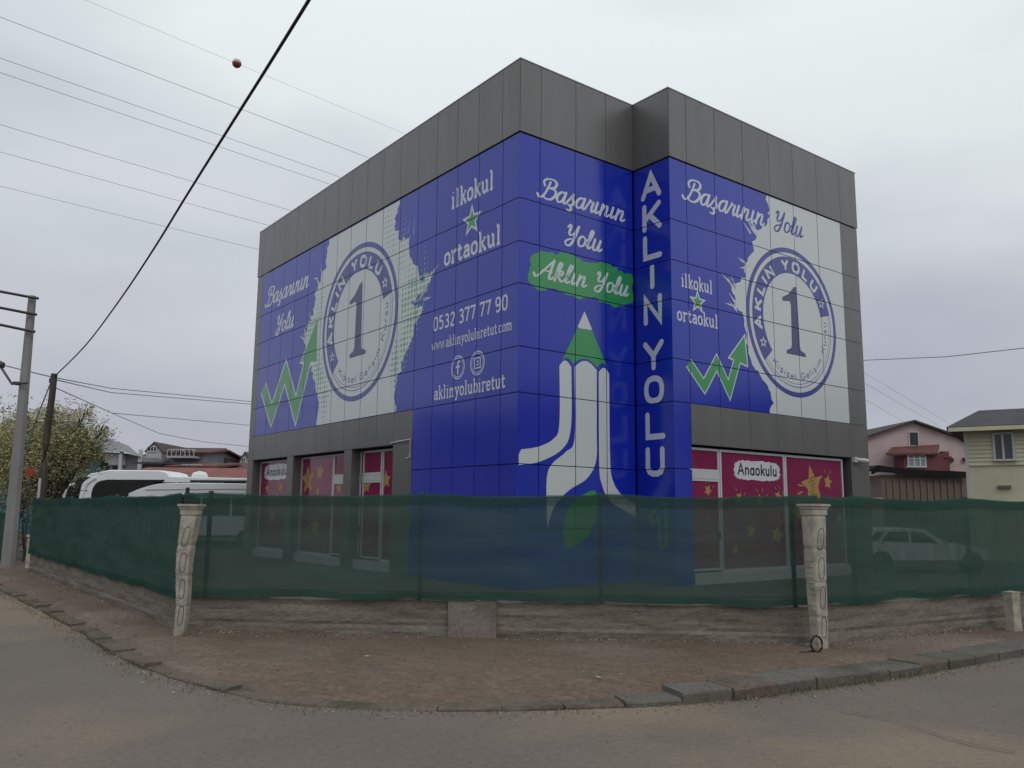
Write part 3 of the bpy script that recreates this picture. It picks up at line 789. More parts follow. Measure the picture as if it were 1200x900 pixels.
# --- middle face
lettering('M', 'white script word Başarının on the middle facade', lambda a: text(a, "Başarının", SCRIPT, .56, 3.10, 8.32, .46, .074, sp=.03, slant=.22, pen=.5, layer=3))
lettering('M', 'white script word Yolu above the green brush patch', lambda a: text(a, "Yolu", SCRIPT, 1.26, 2.36, 7.44, .44, .074, sp=.03, slant=.22, pen=.5, layer=3))
a = Art('M')
gp = [(.28, 6.36), (.30, 6.9), (.56, 7.12), (1.28, 7.20), (1.9, 7.12), (2.5, 7.22), (3.40, 7.05), (3.36, 6.4), (2.79, 6.21), (2.1, 6.34), (1.58, 6.24), (.94, 6.34), (.56, 6.22)]
a.poly(jag(gp, .06, .07, 9, True), 0, 2)
a.build('brush_patch', [M['green']], bld, 'green brush stroke behind script words')
lettering('M', 'white script word Aklın on the green brush patch', lambda a: text(a, "Aklın", SCRIPT, .50, 1.88, 6.53, .42, .07, sp=.03, slant=.22, pen=.5, layer=4))
lettering('M', 'white script word Yolu on the green brush patch', lambda a: text(a, "Yolu", SCRIPT, 2.14, 3.20, 6.54, .42, .07, sp=.03, slant=.22, pen=.5, layer=4))
a = Art('M')
PW = lambda pts, mi=0, ly=3: a.poly(crom(pts, 5, True), mi, ly)
a.poly([(1.85, 5.98)] + [(1.64 + (2.08 - 1.64) * k / 8, 5.60 - .05 * math.sin(math.pi * k / 8)) for k in range(9)], 0, 3)          # tip
bot = []
for c0, c1 in ((1.17, 1.50), (1.50, 2.22), (2.22, 2.56)):
    bot += [(c0 + (c1 - c0) * k / 8, 4.76 + (.16 if c1 - c0 > .5 else .12) * math.sin(math.pi * k / 8)) for k in range(9)]
a.poly([(2.08, 5.58), (1.64, 5.58), ] + [bot[0]] + bot[1:], 1, 3)
def leg(l, r): a.poly(crom(l, 5) + crom(r, 5), 0, 3)
def topcap(x0, x1, z, h): return [(x0 + (x1 - x0) * k / 8, z + h * math.sin(math.pi * k / 8)) for k in range(9)]
a.poly(crom([(.04, 2.52), (.61, 2.62), (1.22, 2.92), (1.45, 3.40), (1.46, 4.66)], 6) + topcap(1.46, 1.12, 4.68, .13) + crom([(1.12, 4.64), (1.12, 3.42), (.95, 3.10), (.55, 2.92), (.10, 2.84)], 6) + [(.04, 2.74)], 0, 3)
a.poly(crom([(.80, 1.28), (1.0, 1.72), (1.40, 2.05), (1.92, 2.32), (2.18, 2.72), (2.20, 3.4), (2.21, 4.66)], 6) + topcap(2.21, 1.55, 4.70, .17) + crom([(1.55, 4.64), (1.55, 3.16), (1.30, 2.85), (.92, 2.58), (.78, 2.28), (.78, 1.6)], 6), 0, 3)
a.poly(crom([(2.27, 4.60), (2.27, 2.67), (2.34, 2.21), (2.60, 1.84), (3.38, 1.50)], 6) + [(3.385, 1.75)] + crom([(3.38, 1.78), (2.97, 1.96), (2.68, 2.29), (2.60, 2.8), (2.59, 4.60)], 6) + topcap(2.59, 2.27, 4.66, .12), 0, 3)
a.poly(crom([(2.15, 2.05), (1.60, 1.85), (1.27, 1.45), (1.30, .85), (1.9, 1.08), (2.17, 1.5)], 5, True), 1, 3)
a.build('pencil_drawing', [M['white'], M['green']], bld, 'white pencil with green tip on the middle facade')
# --- return face: vertical letters
a = Art('N')
for c, z1, z0 in (('A', 9.42, 8.82), ('K', 8.68, 8.05), ('L', 7.92, 7.36), ('I', 7.2, 6.66), ('N', 6.48, 5.84), ('Y', 5.42, 4.78), ('O', 4.62, 4.02), ('L', 3.80, 3.22), ('U', 3.02, 2.40)):
    a = Art('N'); adv = SANS[c][0]; cx = .56; w_ = .53 if c != 'I' else .1
    text(a, c, SANS, cx - w_ / 2, cx + w_ / 2, z0 + .05, z1 - z0 - .09, .132, layer=3)
    a.build('letter', [M['letter']], bld, 'white letter %s of the vertical words on the narrow return face' % c)
a = Art('N')
a.strip([(.36, 1.50), (.70, 1.80), (.84, 1.80), (.84, .88), (.66, .88), (.66, 1.50), (.46, 1.36)], .055, 0, 3, closed=True)
a.build('numeral_drawing', [mat('light_green_print', (.16, .48, .12), rough=.2)], bld, 'green outlined numeral 1 low on the narrow return face')
# --- right face
a = Art('R')
lb = [(3.66, 9.61), (3.74, 9.31), (3.66, 8.9), (3.30, 8.62), (2.95, 8.62), (3.21, 8.45), (3.0, 8.25), (3.06, 8.01), (2.80, 7.79), (2.62, 7.54), (2.70, 7.35), (2.40, 7.10), (2.05, 7.02), (2.25, 6.75), (2.21, 6.44), (2.5, 6.4), (2.60, 6.0), (2.7, 5.5), (2.9, 5.1), (3.36, 4.74), (3.53, 4.54), (3.64, 4.28), (3.48, 4.13), (3.46, 4.02)]
a.poly(jag(lb, .10, .08, 12) + [(7.02, 4.02), (7.02, 9.62)], layer=1)
for (x, z, n, ang) in ((2.2, 7.0, 6, 140), (2.3, 6.5, 5, 160), (3.0, 8.55, 6, 150), (2.7, 7.6, 4, 190)):
    for _ in range(n):
        t = R(ang + rr.uniform(-30, 30)); L_ = rr.uniform(.2, .42); ox, oz = x + rr.uniform(-.1, .2), z + rr.uniform(-.12, .12)
        a.poly([(ox, oz - .03), (ox + .03, oz + .03), (ox + math.cos(t) * L_, oz + math.sin(t) * L_)], layer=1.3)
a.build('printed_background', [M['white']], bld, 'white dry brush field on the right facade')
emblem('R', 4.61, 6.45, 1.94, 'round blue and white emblem with numeral 1 on the right facade')
lettering('R', 'white script word Başarının on the right facade', lambda a: text(a, "Başarının", SCRIPT, .52, 3.48, 8.76, .52, .082, sp=.03, slant=.22, pen=.5, layer=3))
lettering('R', 'blue script word Yolu on white at the right facade', lambda a: text(a, "Yolu", SCRIPT, 3.92, 5.16, 8.80, .50, .078, sp=.03, slant=.22, pen=.5, layer=3), [M['navy']])
lettering('R', 'white slab lettering ilkokul on the right facade', lambda a: text(a, "ilkokul", SLAB, .32, 1.42, 6.66, .30, .042, layer=3, sp=.02))
lettering('R', 'white slab lettering ortaokul on the right facade', lambda a: text(a, "ortaokul", SLAB, .16, 1.59, 5.86, .30, .044, layer=3, sp=.02))

# ---------------------------------------------------------------- ground floor windows with magenta film
def fshift(face, x, z, off):
    """where a point seen on the facade plane lies on a plane set back by off"""
    p = W(face, x, z); c = Vector((0, 0, CAMH)); o, u, n = FACE[face]
    d = p - c; t = 1 + off / abs(d.dot(n)); q = c + d * t - o
    return q.dot(u), q.z
def bay(face, x0, x1, z1, panes, depth):
    """panes: list of (xa, xb, kind) in set-back metres"""
    for xa, xb, kind in panes:
        if kind == 'pane': spans = [(.30, z1 - .05)]
        else: spans = [(.34, 2.36), (2.52, z1 - .05)]
        for z0, z2 in spans:
            w = fbox(face, xa, xb, z0, z2, -depth, .05)
            w.v = []; w.f = []; w.i = []
            t = .055
            for (a0, a1, b0, b1) in ((xa, xa + t, z0, z2), (xb - t, xb, z0, z2), (xa + t, xb - t, z0, z0 + t), (xa + t, xb - t, z2 - t, z2)):
                c = W(face, (a0 + a1) / 2, (b0 + b1) / 2, -depth - .03); w.box(c, (a1 - a0, .07, b1 - b0), axes=(FU[face], FN[face], UZ))
            nm = 'door' if (kind == 'door' and z0 < 1) else 'window'
            o = w.build(nm, M['pvc'], bld)
            MBp = fbox(face, xa + t, xb - t, z0 + t, z2 - t, -depth - .02, .02)
            MBp.build('pane', M['magenta'], o)
            if nm == 'door':
                hb = MB(); hb.box(W(face, xb - .09, 1.1, -depth + .03), (.03, .05, .16), axes=(FU[face], FN[face], UZ)); hb.build('handle', M['black'], o)
    for xa, xb, kind in panes:
        if kind == 'door': fbox(face, xa, xb, 2.362, 2.518, -depth + .01, .07).build('transom', M['pvc'], bld)
    fbox(face, x0, x1, .06, .30, -depth + .12, .2).build('sill', M['pvc'], bld)
DL, DR = .26, .10
bay('L', -14.43, -11.58, 3.21, [(-14.40, -11.0, 'pane')], DL)
bay('L', -11.10, -7.70, 3.21, [(-11.08, -8.84, 'pane'), (-8.82, -7.0, 'door')], DL)
bay('L', -7.24, -5.02, 3.21, [(-7.22, -6.02, 'door'), (-5.98, -4.8, 'pane')], DL)
bay('R', .57, 6.98, 3.10, [(.60, 1.62, 'door'), (1.64, 4.13, 'pane'), (4.15, 6.72, 'pane')], DR)
def win_art(face, depth, name, label, fn, mats):
    a = Art(face); fn(a); a.build(name, mats, bld, label, cells=[(-20, 20, 0, 12)], base=-depth - .018, step=.0015)
def blob(cx, cz, w, h, seed):
    rr = random.Random(seed); n = 54; pts = []
    for k in range(n):
        t = 2 * math.pi * k / n; c, s = math.cos(t), math.sin(t)
        e_ = 2 / 4.0
        x = abs(c) ** e_ * (1 if c > 0 else -1); z = abs(s) ** e_ * (1 if s > 0 else -1)
        g = 1 + (.07 if k % 2 else -.05) * rr.uniform(.3, 1.4)
        pts.append((cx + x * w * (1 + (g - 1) * .5), cz + z * h * g))
    return pts
def sign(face, depth, cx, cz, w, h, label, seed):
    def fn(a):
        a.poly(blob(cx, cz, w, h, seed), 0, 1)
        text(a, "Anaokulu", SANS, cx - w * .84, cx + w * .86, cz - h * .42, h * 1.05, h * .20, mi=1, layer=2, sp=.16)
    win_art(face, depth, 'lettering', label, fn, [M['letter'], M['darkink']])
def gold_star(a, cx, cz, r, rot, seed, scr=True):
    rr = random.Random(seed); p = star_pts(cx, cz, r, .5, rot)
    p = [(x + rr.uniform(-.06, .06) * r, z + rr.uniform(-.06, .06) * r) for x, z in p]
    a.poly(p, 0, 1)
    if scr:
        for k in range(6):
            z = cz + r * (.35 - .17 * k); w_ = r * (.38 - .03 * k)
            a.strip([(cx - w_ * rr.uniform(.6, 1), z - .06 * r), (cx, z + .05 * r), (cx + w_ * rr.uniform(.5, 1), z + .10 * r)], r * .035, 1, 2, cap=False)
def rays(a, cx, cz, r, a0, a1, n, mi=2):
    for k in range(n):
        t = R(a0 + (a1 - a0) * k / max(1, n - 1))
        a.strip([(cx + r * math.cos(t), cz + r * math.sin(t)), (cx + 1.5 * r * math.cos(t + .15), cz + 1.5 * r * math.sin(t + .15))], r * .09, mi, 1, cap=False)
GM = [M['gold'], M['darkink'], M['gold']]
sx_, sz_ = fshift('R', 2.92, 2.60, DR)
sign('R', DR, sx_, sz_, .88, .23, 'white torn sign reading Anaokulu on the right facade', 3)
def star_part(face, depth, cx, cz, r, rot, seed, scr, ra):
    a = Art(face); x, z = fshift(face, cx, cz, depth); gold_star(a, x, z, r, rot, seed, scr); rays(a, x, z - (.25 if scr and face == 'R' else 0), *ra)
    a.build('star_drawing', GM, bld, cells=[(-20, 20, 0, 12)], base=-depth - .018, step=.0015)
star_part('R', DR, 5.17, 2.32, .50, 100, 1, True, (.45, 150, 230, 5))
star_part('R', DR, 5.86, 2.42, .20, 80, 2, False, (.24, 60, 150, 3))
for cx, cz, r in ((5.8, 1.75, .16), (2.2, 1.95, .15), (3.0, 1.9, .18), (3.7, 2.02, .14), (1.1, 2.1, .14), (4.6, 1.6, .2), (2.6, 1.2, .2), (3.6, 1.1, .25), (5.4, 1.0, .3), (6.3, 1.5, .18), (2.0, .8, .15)):
    star_part('R', DR, cx, cz, r, 70 + 60 * cx, int(cx * 10), False, (r * 1.2, 20, 110, 3))
sx_, sz_ = fshift('L', -12.42, 2.76, DL)
sign('L', DL, sx_, sz_, .98, .25, 'white torn sign reading Anaokulu on the left facade', 8)
for cx, cz, r, rot, sc_ in ((-10.0, 2.45, .46, 95, True), (-9.2, 2.65, .30, 85, False), (-9.3, 2.12, .14, 90, False), (-13.1, 2.25, .17, 100, False), (-12.0, 2.27, .19, 80, False), (-7.95, 2.2, .2, 95, False), (-6.35, 2.22, .22, 85, False), (-5.35, 2.35, .25, 95, False), (-10.4, 1.6, .25, 80, False), (-12.6, 1.4, .3, 95, False), (-9.4, 1.1, .3, 90, False)):
    star_part('L', DL, cx, cz, r, rot, int(-cx * 10), sc_, (r * 1.25, 130, 220, 3))
# conduit and cameras on the facade
mb = MB(); mb.tube([W('L', -5.1, 3.255, .03), W('L', -4.16, 3.29, .03), W('L', -4.15, 3.27, .03), W('L', -4.15, 2.86, .03), W('L', -4.28, 2.84, .05)], .016, 6)
mb.build('conduit', M['pvc'], bld)
cc = thing('security_camera', W('R', 7.25, 3.02, .02), 'white security camera on the grey corner pier at the right', 'security camera')
b = MB(); b.box(W('R', 7.1, 3.05, .05), (.14, .09, .14), axes=(FU['R'], FN['R'], UZ)); b.build('bracket', M['pvc'], cc)
b = MB(); b.tube([W('R', 7.12, 3.05, .08), W('R', 7.40, 3.04, .14), W('R', 7.54, 3.03, .16)], [.045, .055, .05], 10); b.build('housing', M['pvc'], cc)
b = MB(); b.tube([W('R', 7.54, 3.03, .16), W('R', 7.57, 3.03, .163)], .035, 10); b.build('lens', M['glass'], cc)

# ================================================================== FENCE: low wall, columns, posts, netting
def low_wall(name, a, b, h, th, label, seed, off=0.0):
    d = (b - a); L = d.length; d.normalize(); n = Vector((-d.y, d.x, 0))      # n points away from the street
    nx = max(4, int(L / .07)); prof = [(0, -.05)] + [(0, h * k / 12) for k in range(1, 12)] + [(0, h - .01), (.02, h), (th - .02, h), (th, h - .02), (th, 0)]
    v = []; f = []; m_ = len(prof)
    for i in range(nx + 1):
        s = L * i / nx
        for j, (q, z) in enumerate(prof):
            w = 0; zz = z
            if j < 14:
                board = int(z / (h / 3.2)); zf = (z / (h / 3.2)) % 1
                w = -.010 * noise.noise(Vector((s * .8, board * 7.3 + seed, 2))) + (.007 if zf < .12 and z > .03 else 0)
                w += -.016 * noise.noise(Vector((s * 1.6, z * 12, seed))) - .010 * noise.noise(Vector((s * 9, z * 14, seed)))
                w += .012 * max(0, 1 - z / .1)
            if z > h * .9: zz = z + .022 * noise.noise(Vector((s * .9, seed, 5))) + .012 * noise.noise(Vector((s * 5, seed, 9)))
            v.append(a + d * s + n * (q + w + off) + UZ * (zz + .07))
    for i in range(nx):
        for j in range(m_ - 1):
            k = i * m_ + j; f.append((k, k + m_, k + m_ + 1, k + 1))
    f.append(tuple(range(m_))); f.append(tuple(range(nx * m_, (nx + 1) * m_))[::-1])
    o = obj(name, v, f, M['wall'])
    return tag(o, label, 'wall', 'low boundary walls of the yard')
PL, PR = Vector((-4.10, 10.72, 0)), Vector((3.66, 10.16, 0))
low_wall('boundary_wall', WL[1], PL, .47, .2, 'low brown concrete wall running up the left street under the netting', 1)
cw = low_wall('boundary_wall', PL, PR, .45, .2, 'low stained concrete wall between the two ornamental columns', 2)
low_wall('boundary_wall', PR, WR[1] + (WR[2] - WR[1]) * 1.0, .47, .2, 'low brown concrete wall to the right of the right column', 3)
b0 = gnd(531, 754, .09); b1 = gnd(588, 754, .09)
def rough_block(a, b, h, d0, d1, z0, mt, name, parent, seed=1):
    dd = (b - a).normalized(); n = Vector((-dd.y, dd.x, 0)); rr = random.Random(seed)
    mb = MB(); nx, nz = 8, 8
    v = []; f = []
    for i in range(nx + 1):
        for j in range(nz + 1):
            p = a.lerp(b, i / nx) + n * (d0 + .006 * noise.noise(Vector((i * .9, j * .8, seed)))); v.append(Vector((p.x, p.y, z0 + h * j / nz + (.01 * noise.noise(Vector((i, 5, seed))) if j == nz else 0))))
    for i in range(nx):
        for j in range(nz):
            k = i * (nz + 1) + j; f.append((k, k + nz + 1, k + nz + 2, k + 1))
    mb.add(v, f)
    c = a.lerp(b, .5) + n * ((d0 + d1) / 2 + .008); mb.box(Vector((c.x, c.y, z0 + h / 2 - .004)), ((b - a).length, abs(d1 - d0) - .002, h - .012), axes=(dd, n, UZ))
    return mb.build(name, mt, parent)
pb = PL + (PR - PL) * .433; pb2 = PL + (PR - PL) * .508
rough_block(pb, pb2, .50, -.045, .10, .04, M['patch'], 'concrete_pier', cw, 2)
cw['label'] = 'low stained concrete wall with a pale pier between the two ornamental columns'

def column(name, base, w0, w1, h, lean, label, yaw=0.0, sway=.03):
    """precast column: tapering shaft, looped D mouldings on its face, stepped cap"""
    root = thing(name, base, label, 'column', 'ornamental concrete fence columns')
    ux = Vector((math.cos(yaw), math.sin(yaw), 0)); uy = Vector((-math.sin(yaw), math.cos(yaw), 0))
    def C(t): return base + ux * (lean * t + sway * math.sin(t * 7.5)) + UZ * (h * t)
    def w(t): return w0 + (w1 - w0) * t
    v = []; f = []; n = 40; ch = .012
    for i in range(n + 1):
        t = i / n; ww = w(t); c = C(t)
        seg = .006 * (1 if (i % 10) in (0,) else 0)
        hw = ww / 2 - seg
        ring_ = [(-hw + ch, -hw), (-ch, -hw), (hw - ch, -hw), (hw, -hw + ch), (hw, hw), (-hw, hw), (-hw, -hw + ch)]
        v += [c + ux * (a_ + .004 * noise.noise(Vector((t * 14, a_ * 30, 1)))) + uy * b_ for a_, b_ in ring_]
    m_ = 7
    for i in range(n):
        for j in range(m_): f.append((i * m_ + j, i * m_ + (j + 1) % m_, (i + 1) * m_ + (j + 1) % m_, (i + 1) * m_ + j))
    f.append(tuple(range(m_))[::-1]); f.append(tuple(range(n * m_, (n + 1) * m_)))
    obj('shaft', v, f, M['column'], root)
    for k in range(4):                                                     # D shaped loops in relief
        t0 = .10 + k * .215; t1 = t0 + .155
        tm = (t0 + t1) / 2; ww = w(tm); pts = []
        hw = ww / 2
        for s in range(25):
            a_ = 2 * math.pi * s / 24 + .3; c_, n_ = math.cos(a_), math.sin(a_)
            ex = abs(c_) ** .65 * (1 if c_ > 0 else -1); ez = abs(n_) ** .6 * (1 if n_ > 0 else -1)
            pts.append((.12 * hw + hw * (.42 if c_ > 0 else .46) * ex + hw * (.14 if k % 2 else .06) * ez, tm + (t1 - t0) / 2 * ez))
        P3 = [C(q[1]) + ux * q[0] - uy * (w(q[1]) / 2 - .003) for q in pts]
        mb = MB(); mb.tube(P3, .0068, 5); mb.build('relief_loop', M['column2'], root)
    for k in range(20):                                                    # short flutes on the left cheek
        t = .30 + k * .02
        mb = MB(); mb.box(C(t) - ux * (w(t) / 2 + .002), (.012, w(t) * .7, .012), axes=(ux, uy, UZ))
        if k % 2 == 0: mb.build('flute', M['column'], root)
    c = C(1.0)
    for nm, ww, z0, hh in (('neck', w1 * 1.06, 0, .07), ('collar', w1 * 1.18, .07, .03), ('capital', w1 * 1.36, .10, .028)):
        mb = MB(); mb.box(c + UZ * (z0 + hh / 2), (ww, ww, hh - .002), axes=(ux, uy, UZ)); mb.build(nm, M['column'], root)
    return root
M['column2'] = mat('crevice_shade_moulding', (0.14, 0.125, 0.105), rough=.95, noise_amt=.3)  # column concrete painted darker, so the loops carry the shade of recessed outlines
pcl = gnd(206, 746, .1); pcr = gnd(966, 763, .09)
column('ornamental_column', pcl + Vector((0, .10, -.02)), .115, .185, 1.44, .035, 'slender aged white column at the left corner of the netting fence', yaw=.0, sway=.014)
column('ornamental_column', pcr + Vector((0, .13, -.02)), .135, .195, 1.52, -.01, 'thick aged white column with stepped cap at the right corner of the netting fence', yaw=.35, sway=.004)
# black cable coil at the right column foot
mb = MB(); cb = gnd(951, 765, .10)
pts = [cb + Vector((-.14, -.02, .0)), cb + Vector((-.06, -.03, .01)), cb + Vector((0, -.03, .02))]
for k in range(15):
    t = -1.9 + 2 * math.pi * k / 13; pts.append(cb + Vector((.045 + .06 * math.cos(t), -.04 - .01 * (k % 2), .10 + .085 * math.sin(t))))
pts += [cb + Vector((.02, -.03, .03)), cb + Vector((-.08, -.05, .006)), cb + Vector((-.16, -.08, .004))]
tag(mb.tube(crom([tuple(p) for p in pts], 3) if False else pts, .012, 6).build('black_cable', M['cable'], smooth=True), 'short black cable looped at the foot of the right column', 'cable')

def netting(name, a, b, z0, z1, label, seed, posts, toff=-.045, mt='net'):
    root = thing(name, a + UZ * .5, label, 'fence', 'green netting fences round the yard')
    d = (b - a); L = d.length; d.normalize(); n = Vector((-d.y, d.x, 0))
    nx = int(L / .05); nz = 22; v = []; f = []
    ps = [q * L for q in posts]
    def zt(s):
        e_ = min([abs(s - p) for p in ps + [0, L]]); return z1(s / L) - .035 * min(1, e_ / .8) - .012 * abs(noise.noise(Vector((s * 1.3, seed, 6)))) + .008 * noise.noise(Vector((s * 2.5, seed, 1)))
    def zbm(s): return z0 + .03 * noise.noise(Vector((s * 1.1, seed, 4))) - .022 * abs(math.sin(s * 2.6 + seed)) + .01 * noise.noise(Vector((s * 7, seed, 4)))
    def wob(s, t):
        e_ = min([abs(s - p) for p in ps + [0, L]])
        return (.03 * noise.noise(Vector((s * .9, t * 1.5, seed))) + .010 * noise.noise(Vector((s * 3 + t * 2, t * 9, seed + 3))) + .013 * noise.noise(Vector((s * 9 + t * 1.5, t * 2.0, seed + 8)))) * min(1, .3 + e_ * 1.5)
    for i in range(nx + 1):
        s = L * i / nx
        for j in range(nz + 1):
            t = j / nz; v.append(a + d * s + n * (toff + wob(s, t)) + UZ * (zbm(s) + (zt(s) - zbm(s)) * t))
    for i in range(nx):
        for j in range(nz):
            k = i * (nz + 1) + j; f.append((k, k + nz + 1, k + nz + 2, k + 1))
    obj('netting', v, f, M[mt], root, smooth=True)
    for nm, lo, hi in (('top_hem', -.115, .012), ('bottom_hem', -.005, .085)):
        v = []; f = []
        for i in range(nx + 1):
            s = L * i / nx; base = zt(s) if nm == 'top_hem' else zbm(s)
            for q in (0, .5, 1):
                zz = base + lo + (hi - lo) * q + .012 * noise.noise(Vector((s * 1.7, 3, seed + q)))
                t = (zz - zbm(s)) / (zt(s) - zbm(s)); v.append(a + d * s + n * (toff + wob(s, t) - .014) + UZ * zz)
        for i in range(nx):
            for j in range(2):
                k = i * 3 + j; f.append((k, k + 3, k + 4, k + 1))
        obj(nm, v, f, M['hem'], root, smooth=True)
    for p in ps:
        c = a + d * p + n * (toff + .075); mb = MB(); mb.box(c + UZ * ((zt(p) + .45) / 2), (.045, .045, zt(p) - .45 + .05), axes=(d, n, UZ)); mb.build('post', M['steel'], root)
    for zf in (.97, .06):
        mb = MB(); mb.tube([a + n * (toff + .05) + UZ * (z0 + (z1(0) - z0) * zf), b + n * (toff + .05) + UZ * (z0 + (z1(1) - z0) * zf)], .006, 5); mb.build('tension_wire', M['steel'], root)
    return root
Lc = (PR - PL).length
def frac(px, a, b, py=650):
    best = (9, 0)
    for k in range(400):
        p = a.lerp(b, k / 399); q = at(px, py, p.y)
        if abs(q.x - p.x) < best[0]: best = (abs(q.x - p.x), k / 399)
    return best[1]
netting('netting_fence', PL, PR, .545, lambda t: 1.79 + .03 * t, 'long green netting fence between the two ornamental columns', 2, [frac(x, PL, PR) for x in (242, 492, 705, 930)])
netting('netting_fence', WL[1], PL, .52, lambda t: 1.79 - .005 * t, 'green netting fence running up the left street', 5, [.03, .36, .68], mt='net_dense')
netting('netting_fence', PR, WR[2], .57, lambda t: 1.81 + .09 * t, 'green netting fence to the right of the right column', 9, [frac(x, PR, WR[2]) for x in (1003, 1137)] + [.62, .82])
# far left netting continuing along the street, behind the poles
netting('netting_fence', Vector((-21.5, 30.5, 0)), Vector((-12.6, 22.0, 0)), .2, lambda t: 1.45, 'dark green netting fence far left behind the poles', 14, [.2, .5, .8], mt='net_dense')
mb = MB(); c = at(221, 585, 10.98); mb.box(c, (.15, .10, .12), rz=.2); mb.box(c + Vector((-.02, 0, .10)), (.04, .05, .10), rz=.2)
tag(mb.build('post_cap', M['black']), 'small black clamp behind the top of the left column', 'clamp')
# pale post right at the wall, piers at the far left
c = gnd(1193, 741, .1)
mb = MB(); mb.box(c + Vector((0.02, .12, .24)), (.17, .12, .50), rz=.5); mb.box(c + Vector((0.02, .12, .50)), (.18, .13, .02), rz=.5)
tag(mb.build('concrete_post', M['column']), 'short pale concrete post at the wall near the right edge', 'post')
c = gnd(37, 668, .05); pr_ = thing('gate_pier', c, 'small pale pier with a thin white pipe at the far end of the left wall', 'pier')
mb = MB(); mb.box(c + UZ * .40, (.22, .22, .80)); mb.build('pier_block', M['column'], pr_)
mb = MB(); mb.box(c + UZ * .83, (.27, .27, .06)); mb.build('pier_cap', M['column'], pr_)
mb = MB(); mb.tube([c + UZ * .86, c + UZ * 2.25], .03, 6); mb.build('pipe', M['pvc'], pr_)

# ================================================================== POLES AND WIRES
pb_ = gnd(9, 668, .05); yt = pb_.y
ptop = at(38, 347, yt)
pole = thing('utility_pole', pb_, 'grey concrete utility pole with three steel crossarms at the left edge', 'utility pole')
mb = MB(); nn = 10
mb.tube([pb_.lerp(ptop, k / nn) for k in range(nn + 1)], [.17 - .075 * k / nn for k in range(nn + 1)], 8); mb.build('shaft', M['polecon'], pole)
for py, xr in ((349, 45), (368, 43), (388, 41)):
    p = at(40 - (py - 349) * .1, py, yt - .14); q = at(xr, py + .8, yt - .14)
    l = p + (at(0, py - 7.5, yt - .5) - p) * 1.25
    mb = MB(); mb.tube([l, p, q], .035, 4); mb.build('crossarm', M['steel'], pole)
mb = MB(); mb.tube([at(32, 449, yt - .2), at(14, 450, yt - .2), at(1, 430, yt - .2), at(-14, 416, yt - .2)], .03, 6); mb.build('lamp_arm', M['steel'], pole)
mb = MB(); mb.tube([at(-10, 420, yt - .2), at(3, 428, yt - .2), at(4, 431, yt - .2)], [.05, .08, .03], 8); mb.build('lamp_head', M['steel'], pole)
mb = MB(); mb.tube([at(22.5, 449.5, yt) - Vector((0, 0, .03)), at(22.5, 449.5, yt) + Vector((0, 0, .03))], .155, 10); mb.build('clamp', M['steel'], pole)

wb = gnd(42, 662, .05); wt_ = at(62.5, 438, wb.y)
wpole = thing('wooden_pole', wb, 'dark weathered wooden pole leaning beside the tree at the left', 'pole')
mb = MB(); mb.tube([wb.lerp(wt_, k / 8) + Vector((.03 * math.sin(k), 0, 0)) for k in range(9)], [.12 - .035 * k / 8 for k in range(9)], 8); mb.build('shaft', M['wood'], wpole)
mb = MB(); mb.tube([wt_ - UZ * .25, wt_ - UZ * .13], .095, 8); mb.build('pole_band', M['steel'], wpole)
def wire(name, pts, r, label, mt='wire', group=None, sag=0.0, n=24):
    P = []
    for a, b in zip(pts, pts[1:]):
        for k in range(n):
            t = k / n; P.append(a.lerp(b, t) - UZ * sag * 4 * t * (1 - t))
    P.append(pts[-1])
    mb = MB(); mb.tube(P, r, 4)
    return tag(mb.build(name, M[mt]), label, 'wire' if mt == 'wire' else 'cable', group)
# thick service cable from the wooden pole over the camera
def bez(a, b, c, n=24): return [a * (1 - t) ** 2 + b * 2 * t * (1 - t) + c * t * t for t in [k / n for k in range(n + 1)]]
pts = []
yy = wt_.y
cabpx = [(64, 441, yy), (100, 405, 20), (140, 352, 16.5), (180, 292, 13.4), (215, 235, 11.2), (262, 160, 9.0), (310, 84, 7.6), (362, 0, 6.4), (404, -70, 5.6), (470, -180, 4.6)]
pts = crom([tuple(at(*p)) for p in cabpx], 4)
mb = MB(); mb.tube(pts, .0165, 6)
tag(mb.build('service_cable', M['cable'], smooth=True), 'thick black cable rising from the wooden pole across the sky', 'cable')
GW = 'thin overhead line wires crossing the sky'
lines = [((0, 20), (435, 186), 30, 'topmost dark wire at upper left, ending near the middle of the roofline'), ((0, 68), (400, 208), 27, 'second dark wire down at upper left'),
         ((0, 85), (390, 217), 26, 'third dark wire down at upper left, close under another'), ((0, 146), (345, 248), 24, 'fourth wire down at the left sky'),
         ((0, 178), (318, 265), 22, 'fifth wire down at the left sky'), ((0, 218), (302, 292), 20, 'lowest long wire running to the left end of the roof')]
for p, q, z, lb_ in lines:
    a_, b_ = zat(*p, z), zat(*q, z); d = b_ - a_
    wire('overhead_wire', [a_ - d * 1.3, b_ + d * 1.6], .012 * (z / 22), lb_, group=GW, sag=0, n=8)
a_, b_ = zat(100, 0, 46), zat(470, 155, 46); d = b_ - a_
wire('overhead_wire', [a_ - d, b_ + d * 1.6], .012, 'faint high wire that carries the red and white marker ball', group=GW, sag=0, n=8)
